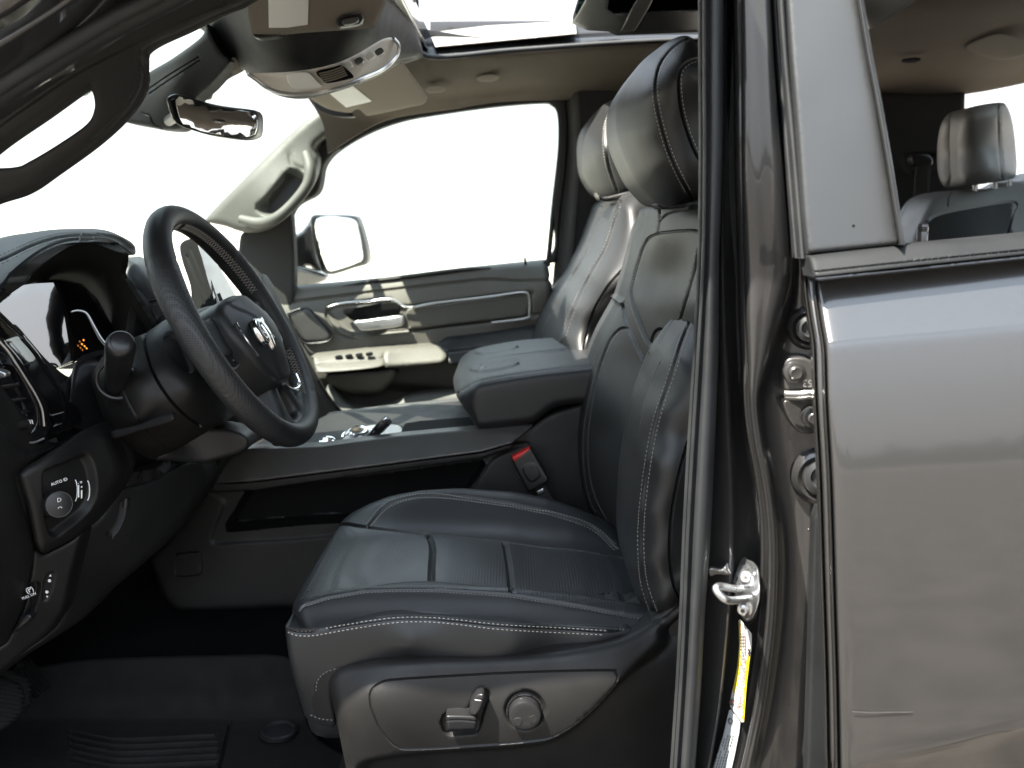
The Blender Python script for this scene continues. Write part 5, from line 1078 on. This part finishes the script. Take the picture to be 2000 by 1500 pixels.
# pedals
pa = relief('accelerator_pedal', truck, [(17, 1314), (43, 1286), (56, 1296), (93, 1344), (90, 1350), (74, 1367), (66, 1364)], 'mat', Y=[(17, 1314, 1.44), (93, 1344, 1.40), (74, 1367, 1.38)], r=.003, th=.012, step=3, smooth=False,
            grooves=[([(26 + k * 5, 1306 - k * 5), (70 + k * 4.4, 1364 - k * 4.4)], 1.6, .002) for k in range(5)])
pb = relief('brake_pedal', truck, [(-60, 1310), (0, 1320), (30, 1332), (45, 1348), (48, 1372), (40, 1400), (0, 1428), (-60, 1440)], 'mat', Y=[(-60, 1310, 1.28), (45, 1350, 1.30), (0, 1428, 1.24)], r=.008, th=.02, step=4,
            grooves=[([(-50, 1330 + k * 9), (0, 1334 + k * 9), (44, 1342 + k * 9)], 2, .002) for k in range(9)])
for o, a, b in ((pa, (40, 1300, 1.44), (0, 1240, 1.52)), (pb, (-20, 1320, 1.28), (-60, 1250, 1.45))): pxtube('pedal_arm', o, [a, b], .006, 'dark')

# ================================================================== centre console
co = relief('centre_console', truck, [(480, 900), (640, 880), (900, 850), (1037, 830), (1062, 812), (1087, 801), (1134, 788), (1200, 782), (1300, 780), (1300, 1100), (1200, 1200), (560, 1188), (347, 1197), (320, 1170), (300, 1120), (290, 1090), (330, 1052), (377, 982), (404, 944)], 'plastic',
    Y=[(404, 944, 1.735), (290, 1090, 1.74), (347, 1197, 1.72), (600, 1100, 1.725), (900, 1000, 1.725), (1100, 850, 1.735), (1300, 800, 1.74), (1250, 1150, 1.73), (640, 885, 1.74), (1037, 832, 1.74)], r=.010, th=.30, step=9, smooth=False,
    mats=[([(447, 1026), (466, 996), (482, 970), (500, 963), (700, 940), (860, 919), (930, 909), (938, 911), (930, 926), (876, 1000), (848, 1024), (660, 1015), (458, 1031)], 'dark')],  # pocket interior coloured black to paint in its shade
    regions=[([(442, 1026), (462, 994), (480, 964), (500, 957), (700, 934), (860, 913), (930, 903), (944, 906), (936, 924), (880, 1000), (850, 1030), (660, 1020), (458, 1037), (446, 1034)], -.055, 3.5),
             ([(415, 1046), (438, 985), (450, 940), (1000, 866), (960, 900), (900, 990), (870, 1010), (660, 1046), (470, 1060), (420, 1062)], -.004, 5)],
    grooves=[([(342, 1082), (384, 1078), (392, 1084), (394, 1112), (388, 1122), (350, 1125), (343, 1118), (342, 1082)], 2, .0022)])
relief('side_rail', co, [(404, 946), (424, 920), (438, 898), (482, 876), (628, 870), (775, 851), (1037, 827), (1042, 832), (1000, 866), (940, 883), (720, 912), (500, 940)], 'graphite',
    Y=[(404, 946, 1.715), (482, 876, 1.73), (775, 851, 1.735), (1037, 828, 1.735), (1000, 866, 1.705), (720, 912, 1.705), (500, 938, 1.705)], r=.004, th=.03, step=6, smooth=False)
relief('rail_lip', co, [(404, 947), (500, 941), (720, 913), (940, 884), (1000, 867), (1000, 876), (940, 896), (720, 926), (500, 958), (410, 962)], 'plastic', Y=1.71, r=.003, th=.02, step=6, smooth=False)
relief('console_top', co, [(482, 880), (560, 850), (640, 812), (898, 786), (910, 800), (1000, 800), (1040, 826), (775, 853), (628, 872)], 'soft',
    Y=[(482, 880, 1.74), (628, 872, 1.745), (1040, 828, 1.745), (640, 838, 1.88), (905, 806, 1.95)], r=.003, th=.02, step=9, smooth=False)
relief('far_rail', co, [(636, 812), (760, 797), (898, 783), (930, 786), (930, 812), (912, 808), (760, 826), (645, 842)], 'graphite', Y=[(636, 812, 2.06), (898, 783, 2.06), (912, 808, 1.99), (645, 840, 1.99)], r=.004, th=.04, step=6, smooth=False)
relief('storage_bin', co, [(784, 842), (790, 829), (820, 824), (916, 816), (932, 832), (930, 838), (780, 851)], 'dark', Y=[(784, 842, 1.80), (916, 816, 1.88), (780, 851, 1.76)], r=.003, th=.01, step=5, smooth=False)
cpn = relief('shift_panel', co, [(560, 880), (600, 872), (628, 868), (640, 860), (662, 844), (705, 834), (740, 830), (774, 832), (784, 842), (772, 851), (640, 869), (600, 880)], 'satin', Y=[(560, 880, 1.76), (662, 844, 1.86), (774, 834, 1.87), (772, 851, 1.78), (640, 869, 1.77)], r=.002, th=.01, step=4)
lathe('shift_ring', cpn, W(700, 853, 1.82), (0, -.35, 1), [(0, .034), (.003, .033), (.004, .029), (.001, .028), (.0, .012)], 'chrome', 36)
lathe('rotary_knob', cpn, W(702, 851, 1.82), (0, -.35, 1), [(0, .020), (.012, .0185), (.014, .016), (.013, .010)], 'chrome', 36)
lathe('rotary_knob', cpn, W(640, 868, 1.79), (0, -.35, 1), [(0, .016), (.010, .015), (.012, .012)], 'chrome', 30)
pxtube('shift_lever', co, [(716, 862, 1.79), (728, 850, 1.79), (744, 834, 1.785), (758, 821, 1.78)], [.007, .0085, .0105, .0095], 'smooth', 14)
pxtube('lever_trim', co, [(728, 843, 1.778), (744, 827, 1.773), (757, 817, 1.77)], [.003, .004, .003], 'chrome', 8)
for i in range(5): relief('console_button', cpn, [(585 + i * 9, 874 - i), (591 + i * 9, 873 - i), (592 + i * 9, 868 - i), (586 + i * 9, 869 - i)], 'gloss', Y=1.762, r=.001, th=.006, step=2, smooth=False)
def armrest_y(X):
    px, py = X[:, 0], X[:, 1]
    sy = np.interp(px, [880, 896, 920, 940, 1000, 1050, 1110, 1180, 1260], [785, 768, 751, 743, 732, 725, 718, 711, 706])
    def ratio(y): cy = (750 - y) / F; return -(-SP + cy * CP) / (CP + cy * SP)
    top = 1.735 * ratio(sy) / np.maximum(ratio(py), .02)
    a, b = top, np.full(len(px), 1.720); m = .5 * (a + b + np.sqrt((a - b) ** 2 + .0009))
    return m + .05 * np.clip((935 - px) / 50, 0, 1) ** 2 - .004
ar = relief('console_armrest', co, [(885, 742), (887, 734), (894, 726), (910, 716), (940, 707), (1013, 694), (1087, 688), (1167, 684), (1260, 684), (1260, 760), (1200, 784), (1134, 788), (1087, 795), (1062, 811), (1040, 826), (1000, 831), (960, 836), (940, 837), (928, 831), (918, 812), (905, 794), (894, 778), (888, 762)], 'leather',
    Y=armrest_y, r=.014, th=.25, step=6, nr=6,
    grooves=[([(892, 768), (915, 753), (940, 742), (1000, 731), (1050, 724), (1110, 717), (1180, 711), (1250, 706)], 2.6, .003)],
    stitches=[([(892, 774), (915, 758), (940, 747), (1000, 736), (1050, 729), (1110, 722), (1180, 716)], .006, 'dthread', .0005)],
    regions=[([(921, 724), (925, 716), (950, 709), (990, 703), (1012, 703), (1015, 708), (1004, 716), (975, 723), (940, 728)], .004, 2.5)])
tube('armrest_emblem', ar, [W(x, y, Y) for x, y, Y in ((938, 721, 1.85), (950, 715, 1.88), (958, 722, 1.84), (972, 713, 1.88), (980, 720, 1.85), (992, 709, 1.90))], .0012, 'gloss', 6)

# ================================================================== floor, mats
def mat_y(X):
    z = np.interp(X[:, 1] + .00 * X[:, 0], [1270, 1282, 1300, 1330, 1360, 1385, 1405, 1425, 1450, 1700], [.972, .968, .955, .932, .908, .890, .878, .872, .869, .867])
    cy = (750 - X[:, 1]) / F; return (z - CAM.z) * (CP + cy * SP) / (-SP + cy * CP)
fm = relief('floor_mat', None, [(20, 1380), (60, 1310), (110, 1296), (200, 1286), (400, 1280), (556, 1282), (580, 1330), (590, 1372), (620, 1440), (700, 1500), (700, 1600), (-60, 1600)], 'mat',
    Y=mat_y, r=.006, th=.006, step=7, back=(0, 0, -1),
    grooves=[([(140, 1430 + k * 13), (200, 1442 + k * 13), (250, 1446 + k * 13), (420, 1438 + k * 13)], 5, .014) for k in range(5)] + [([(448, 1416), (438, 1460), (424, 1520)], 4, .006)])
fm['label'] = 'black ribbed rubber floor mat in the driver footwell below the seat'; fm['category'] = 'floor mat'
lathe('mat_anchor', fm, W(545, 1432, YZ(545, 1432, .872)), (0, 0, 1), [(0, .030), (.006, .030), (.008, .026), (.005, .022), (.006, .004)], 'smooth', 32)
relief('carpet_tunnel', fl, [(150, 1170), (208, 1160), (290, 1092), (330, 1180), (347, 1194), (560, 1186), (620, 1186), (620, 1290), (60, 1320), (0, 1320)], 'carpet', Y=[Zc(290, 1100, 1.02), Zc(347, 1194, .965), Zc(600, 1190, .965), Zc(600, 1290, .955), Zc(60, 1320, .93), Zc(208, 1165, 1.0)], r=.004, th=.05, back=(0, 0, -1), step=12, smooth=False)

# ================================================================== overhead console
oc = relief('overhead_console', truck, [(372, -60), (381, 42), (395, 58), (415, 84), (437, 108), (460, 126), (484, 142), (500, 160), (518, 174), (542, 184), (570, 188), (600, 186), (640, 176), (690, 160), (740, 140), (768, 122), (788, 118), (806, 112), (822, 106), (820, 84), (812, 56), (806, 0), (800, -60)], 'soft',
    Y=[(381, 42, 1.78), (437, 108, 1.80), (518, 174, 1.78), (600, 180, 1.74), (700, 150, 1.80), (768, 110, 1.95), (820, 100, 2.16), (806, 0, 2.0), (500, 80, 1.66), (620, 80, 1.62), (720, 60, 1.70), (550, -50, 1.55), (700, -50, 1.60), (600, 135, 1.66)], r=.02, th=.04, step=7, nr=6)
vt = relief('overhead_vent_panel', oc, [(479, 139), (500, 142), (525, 142), (565, 140), (612, 134), (660, 122), (700, 104), (740, 80), (758, 74), (770, 76), (779, 90), (776, 106), (762, 124), (740, 140), (710, 153), (680, 164), (640, 176), (600, 183), (570, 184), (542, 181), (520, 170), (500, 156), (486, 148)], 'ventpanel',
    Y=[(479, 139, 1.655), (612, 134, 1.59), (700, 104, 1.63), (775, 90, 1.76), (740, 140, 1.75), (600, 183, 1.655), (520, 170, 1.68), (640, 150, 1.61)], r=.006, th=.02, step=4, nr=4)
tube('vent_panel_trim', vt, [W(x, y, Y) for x, y, Y in ((484, 144, 1.65), (504, 158, 1.66), (524, 172, 1.665), (544, 180, 1.66), (572, 184, 1.655), (602, 182, 1.65), (642, 174, 1.65), (682, 163, 1.67), (712, 152, 1.69), (742, 139, 1.725), (764, 122, 1.74), (777, 104, 1.75), (778, 88, 1.745), (768, 75, 1.73))], .0035, 'satin', 8)
relief('vent_opening', vt, [(618, 140), (650, 132), (668, 128), (690, 148), (680, 154), (640, 162), (630, 156)], 'dark', Y=[(618, 140, 1.588), (690, 148, 1.61), (640, 160, 1.61)], r=.001, th=.004, step=4)
for k in range(5): tube('vent_slat', vt, [W(x, y, 1.583) for x, y in ((623 + k * 2, 144 + k * 4), (645 + k * 2, 139 + k * 4), (670 + k * 2, 130 + k * 4))], .0012, 'visor', 6)
relief('reading_lamp', vt, [(560, 146), (600, 142), (618, 158), (628, 168), (600, 174), (572, 172)], 'label', Y=[(560, 146, 1.60), (618, 150, 1.588), (600, 174, 1.63)], r=.002, th=.006, step=4)
for x, y in ((676, 124), (698, 116), (720, 106), (738, 98)):
    relief('overhead_button', vt, [(x - 6, y + 2), (x + 6, y - 5), (x + 12, y + 4), (x, y + 11)], 'smooth' if x % 4 else 'label', Y=[(x, y, 1.60 + (x - 676) * .0009), (x + 12, y, 1.605 + (x - 676) * .0009), (x, y + 11, 1.62 + (x - 676) * .0009)], r=.002, th=.01, step=2.5)
# sun visors
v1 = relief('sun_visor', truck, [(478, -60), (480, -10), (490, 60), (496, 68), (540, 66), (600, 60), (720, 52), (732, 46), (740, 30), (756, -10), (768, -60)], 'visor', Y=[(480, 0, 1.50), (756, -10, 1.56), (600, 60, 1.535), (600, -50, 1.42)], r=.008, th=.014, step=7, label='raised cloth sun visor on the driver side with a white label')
relief('visor_label', v1, [(523, -60), (525, 54), (560, 54), (601, 48), (604, -60)], 'label', Y=[(480, 0, 1.496), (756, -10, 1.556), (600, 60, 1.531), (600, -50, 1.416)], r=.0003, th=.001, step=8, smooth=False)
relief('vanity_lamp', v1, [(657, 44), (660, 36), (672, 31), (700, 27), (708, 31), (708, 40), (700, 48), (670, 53), (660, 52)], 'smooth', Y=[(657, 44, 1.533), (708, 34, 1.540), (680, 27, 1.523)], r=.004, th=.01, step=2.5)
relief('lamp_button', v1, [(668, 44), (672, 37), (696, 33), (700, 40), (692, 46), (674, 49)], 'graphite', Y=[(668, 44, 1.528), (700, 38, 1.534), (680, 33, 1.518)], r=.003, th=.006, step=2.5)
relief('visor_clip', v1, [(494, 66), (520, 64), (548, 62), (548, 70), (520, 74), (500, 74)], 'smooth', Y=1.56, r=.003, th=.02)
v2 = relief('sun_visor', truck, [(598, 180), (640, 168), (700, 148), (776, 110), (782, 116), (830, 182), (833, 192), (826, 202), (800, 208), (724, 224), (712, 222), (700, 212), (690, 214), (680, 219), (640, 212), (612, 196)], 'visorlit',
    Y=[(600, 180, 2.22), (776, 110, 2.0), (832, 190, 2.30), (716, 224, 2.42), (680, 218, 2.40)], r=.007, th=.014, step=6, label='cloth sun visor on the passenger side beyond the overhead console')
relief('visor_label', v2, [(632, 173), (680, 160), (726, 198), (676, 210)], 'label', Y=[(600, 180, 2.215), (776, 110, 1.995), (832, 190, 2.295), (716, 224, 2.415), (680, 218, 2.395)], r=.0003, th=.001, step=8, smooth=False)
relief('visor_bracket', v2, [(612, 200), (640, 208), (680, 218), (690, 228), (650, 226), (620, 214)], 'soft', Y=2.44, r=.006, th=.03)

# camera housing at the top of the windshield
ch = relief('camera_housing', truck, [(402, 44), (395, 70), (340, 112), (281, 150), (276, 186), (262, 206), (240, 224), (225, 232), (250, 240), (288, 247), (315, 252), (352, 252), (372, 230), (384, 192), (410, 168), (440, 134), (452, 118), (437, 106), (420, 80)], 'housing',
    Y=[(402, 50, 1.72), (281, 150, 1.86), (240, 224, 1.90), (350, 250, 1.86), (384, 192, 1.82), (445, 115, 1.74), (340, 170, 1.80)], r=.01, th=.05, step=6,
    grooves=[([(286, 176), (330, 146), (386, 112)], 1.6, .004), ([(292, 182), (336, 152), (390, 118)], 1.6, .004), ([(282, 222), (292, 226), (300, 242), (316, 250)], 2, .004)])
relief('sensor_cover', ch, [(357, 183), (362, 172), (374, 162), (400, 146), (444, 119), (458, 112), (470, 130), (440, 148), (414, 166), (406, 182), (402, 190), (388, 191)], 'visor', Y=[(357, 183, 1.83), (444, 119, 1.76), (402, 190, 1.86)], r=.006, th=.03, step=4,
       grooves=[([(380, 168), (376, 164), (400, 148), (436, 126), (440, 130), (412, 148), (382, 167)], 1.6, .002)])
# interior mirror
MP = W(425, 228, 1.69); MNn = Vector((.91, -.41, -.05)).normalized()
mi_ = relief('interior_mirror', truck, [(326, 196), (330, 188), (340, 184), (352, 185), (420, 204), (492, 214), (503, 220), (506, 232), (505, 256), (500, 266), (484, 271), (460, 271), (410, 264), (374, 254), (352, 246), (340, 236), (332, 220)], 'smooth',
    Y=[(x, y, PL(x, y, MP + MNn * -.006, MNn)) for x, y in ((326, 196), (505, 220), (410, 262))], r=.008, th=.03, step=4, nr=5, label='interior rear view mirror hanging from the windshield')
relief('mirror_glass', mi_, [(343, 196), (349, 190), (358, 190), (420, 208), (490, 219), (499, 224), (502, 234), (501, 254), (496, 263), (482, 267), (458, 267), (410, 260), (376, 250), (358, 242), (350, 228)], 'mirror',
    Y=[(x, y, PL(x, y, MP, MNn)) for x, y in ((343, 196), (505, 220), (410, 262))], r=.0008, th=.003, step=12)
pxtube('mirror_stem', mi_, [(330, 236, 1.86), (350, 225, 1.80), (380, 225, 1.72)], .010, 'smooth', 12)

# ================================================================== latch striker on the centre pillar
sp = relief('door_striker', truck, [(1437, 1150), (1436, 1142), (1450, 1104), (1456, 1098), (1462, 1099), (1476, 1106), (1480, 1114), (1484, 1140), (1484, 1160), (1482, 1176), (1474, 1200), (1466, 1212), (1456, 1214), (1448, 1204), (1440, 1180)], 'steel',
    Y=[(1437, 1150, .985), (1456, 1098, 1.0), (1484, 1140, .955), (1460, 1214, .99), (1448, 1204, 1.0), (1476, 1106, .962)], r=.0025, th=.012, step=3, nr=4,
    regions=[([(1446, 1120), (1458, 1108), (1468, 1114), (1470, 1140), (1456, 1146), (1444, 1136)], .0018, 2), ([(1446, 1180), (1466, 1180), (1466, 1200), (1456, 1206), (1448, 1200)], .0018, 2)])
relief('striker_backplate', sp, [(1450, 1100), (1466, 1098), (1480, 1108), (1486, 1140), (1486, 1166), (1478, 1200), (1466, 1218), (1452, 1210)], 'dsteel', Y=[(1450, 1100, 1.01), (1486, 1140, .975), (1460, 1214, 1.0)], r=.002, th=.006, step=3)
tube('striker_loop', sp, [W(x, y, Y) for x, y, Y in ((1452, 1149, .985), (1436, 1150, .97), (1412, 1146, .925), (1402, 1146, .912), (1399, 1152, .908), (1408, 1164, .905), (1420, 1172, .908), (1440, 1172, .935), (1464, 1168, .965))], .0040, 'steel', 12)
for x, y, Y in ((1456, 1127, .972), (1451, 1192, .980)):
    sc_ = lathe('striker_screw', sp, W(x, y, Y), (-.35, -1, .05), [(-.004, .0062), (.001, .0060), (.0024, .0045)], 'satin', 24)
    lathe('screw_socket', sc_, W(x, y, Y) + Vector((-.35, -1, .05)).normalized() * .0025, (-.35, -1, .05), [(0, .0026), (.0004, .0024)], 'dsteel', 6)
# information labels (inked lines follow the writing's rows)
def lab(y): return (.98, )
lb = relief('tyre_label', truck, [(1443, 1212), (1446, 1210), (1468, 1238), (1468, 1262), (1464, 1290), (1458, 1340), (1453, 1410), (1448, 1411), (1426, 1380), (1428, 1360), (1433, 1340), (1441, 1300), (1444, 1260)], 'paper',
    Y=[(1443, 1212, 1.0), (1468, 1240, .975), (1464, 1290, .975), (1453, 1410, .972), (1428, 1370, 1.0), (1441, 1300, 1.0)], r=.0003, th=.001, step=4, smooth=False,
    mats=[([(1443, 1218), (1446, 1220), (1446, 1300), (1438, 1345), (1432, 1352), (1432, 1345), (1439, 1300), (1442, 1260)], 'yellow'), ([(1459, 1283), (1465, 1283), (1461, 1330), (1455, 1400), (1450, 1402), (1454, 1340)], 'yellow'), ([(1461, 1267), (1466, 1267), (1465, 1282), (1460, 1282)], 'ink')])
def lf(px, py, lift=.0015):
    l, n_ = cast_on(lb, px, py)
    return (l + n_ * lift) if l else None
for k in range(3):
    for j in range(24):
        a = j / 24.; y0 = 1236 + j * 6.2; x0 = 1449 + k * 4 - max(0, (y0 - 1300)) * .085
        if random.random() < .8 and y0 < 1392:
            p1, p2 = lf(x0, y0), lf(x0 + .6, y0 + 3.6)
            if p1 and p2: tube('label_print', lb, [p1, p2], .0006, 'ink', 4)
q = lf(1433, 1372, .001)
if q: lathe('label_roundel', lb, q, (-.4, -1, 0), [(0, .0040), (.0005, .0040)], 'ink', 24)
for pts_ in ([(1446, 1226), (1456, 1236), (1458, 1280), (1452, 1340), (1444, 1385), (1432, 1366)],):
    ps_ = [lf(*p) for p in pts_]
    if all(ps_): tube('label_border', lb, ps_, .00025, 'red', 4)
gb = relief('certification_label', truck, [(1424, 1388), (1428, 1386), (1446, 1410), (1444, 1430), (1434, 1480), (1420, 1540), (1382, 1540), (1396, 1490), (1412, 1440)], 'greylabel', Y=[(1426, 1388, 1.0), (1446, 1410, .985), (1430, 1500, .985), (1396, 1490, 1.005)], r=.0003, th=.001, step=4, smooth=False)
def lg(px, py):
    l, n_ = cast_on(gb, px, py)
    return (l + n_ * .001) if l else None
for k in range(5):
    for j in range(12):
        y0 = 1436 + j * 6; x0 = 1413 + k * 5 - (y0 - 1436) * .28
        if random.random() < .85:
            p1, p2 = lg(x0, y0), lg(x0 - 1.2, y0 + 3.8)
            if p1 and p2: tube('label_print', gb, [p1, p2], .00045, 'ink', 4)
for r_ in (6, 4):
    c_ = [lg(1428 + r_ * .8 * math.cos(a), 1408 + r_ * math.sin(a)) for a in np.linspace(0, 2 * math.pi, 16)]
    if all(c_): tube('label_seal', gb, c_, .0003, 'ink', 4)

# ================================================================== hinge and plugs between pillar and rear door
hg = relief('door_hinge', truck, [(1530, 716), (1534, 704), (1546, 698), (1570, 698), (1590, 706), (1612, 716), (1612, 762), (1574, 762), (1540, 764), (1532, 758)], 'dsteel', Y=[(1530, 730, .972), (1612, 730, .966), (1570, 700, .97)], r=.003, th=.012, step=3, nr=4)
relief('hinge_leaf', hg, [(1532, 782), (1574, 780), (1612, 782), (1612, 836), (1590, 846), (1566, 846), (1548, 832), (1534, 806)], 'dsteel', Y=.976, r=.003, th=.01, step=3)
for y in (768, 777): pxtube('hinge_knuckle', hg, [(1532, y, .962), (1560, y + 1, .960), (1580, y - 1, .958), (1612, y, .958)], .0028, 'satin' if y < 770 else 'dsteel', 8)
for x, y in ((1552, 727), (1588, 815)):
    lathe('hinge_bolt', hg, W(x, y, .968), (0, -1, 0), [(-.004, .0115), (.001, .0112), (.0018, .0095), (.002, .0072), (.006, .0070), (.0075, .0056), (.0070, .0038)], 'dsteel', 28)
fr2 = W(1582, 748, .964)
text('hinge_number', hg, '253', fr2, (-1, 0, 0), (0, 0, -1), .011, 'dthread')
for x, y, r_ in ((1580, 640, .0185), (1604, 930, .026)):
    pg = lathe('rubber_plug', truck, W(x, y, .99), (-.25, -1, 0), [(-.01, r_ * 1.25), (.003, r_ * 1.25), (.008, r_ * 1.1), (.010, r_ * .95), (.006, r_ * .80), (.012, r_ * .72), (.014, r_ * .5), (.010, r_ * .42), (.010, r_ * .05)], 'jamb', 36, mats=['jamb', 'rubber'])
    lathe('plug_centre', pg, W(x + 3, y, .982), (-.25, -1, 0), [(0, r_ * .72), (.006, r_ * .70), (.008, r_ * .5), (.004, r_ * .42), (.0045, r_ * .05)], 'rubber', 30)
relief('pillar_emboss', bp_, [(1383, 1112), (1392, 1108), (1408, 1110), (1420, 1098), (1424, 1112), (1430, 1122), (1424, 1124), (1400, 1122), (1386, 1126)], 'jamb', Y=.994, r=.002, th=.004, step=3)
# dried water spots on the jamb paint
allV, allF = [], []
for i in range(110):
    x = random.uniform(1500, 1600); y = random.uniform(560, 1480)
    xl = np.interp(y, [560, 700, 860, 1030, 1250, 1480], [1560, 1525, 1508, 1536, 1530, 1490])
    if x < xl: continue
    l, n_ = cast_on(bp_, x, y)
    if l is None: continue
    V_, F_, M_ = [], [], []
    rr = random.uniform(.0004, .0011)
    add_tube(V_, F_, M_, [l + n_ * .0001, l + n_ * .0004], [rr, rr * .7], 0, 7)
    k0 = len(allV); allV += V_; allF += [tuple(a + k0 for a in f) for f in F_]
if allV: link('water_spots', allV, allF, ['jamb'], None, bp_)
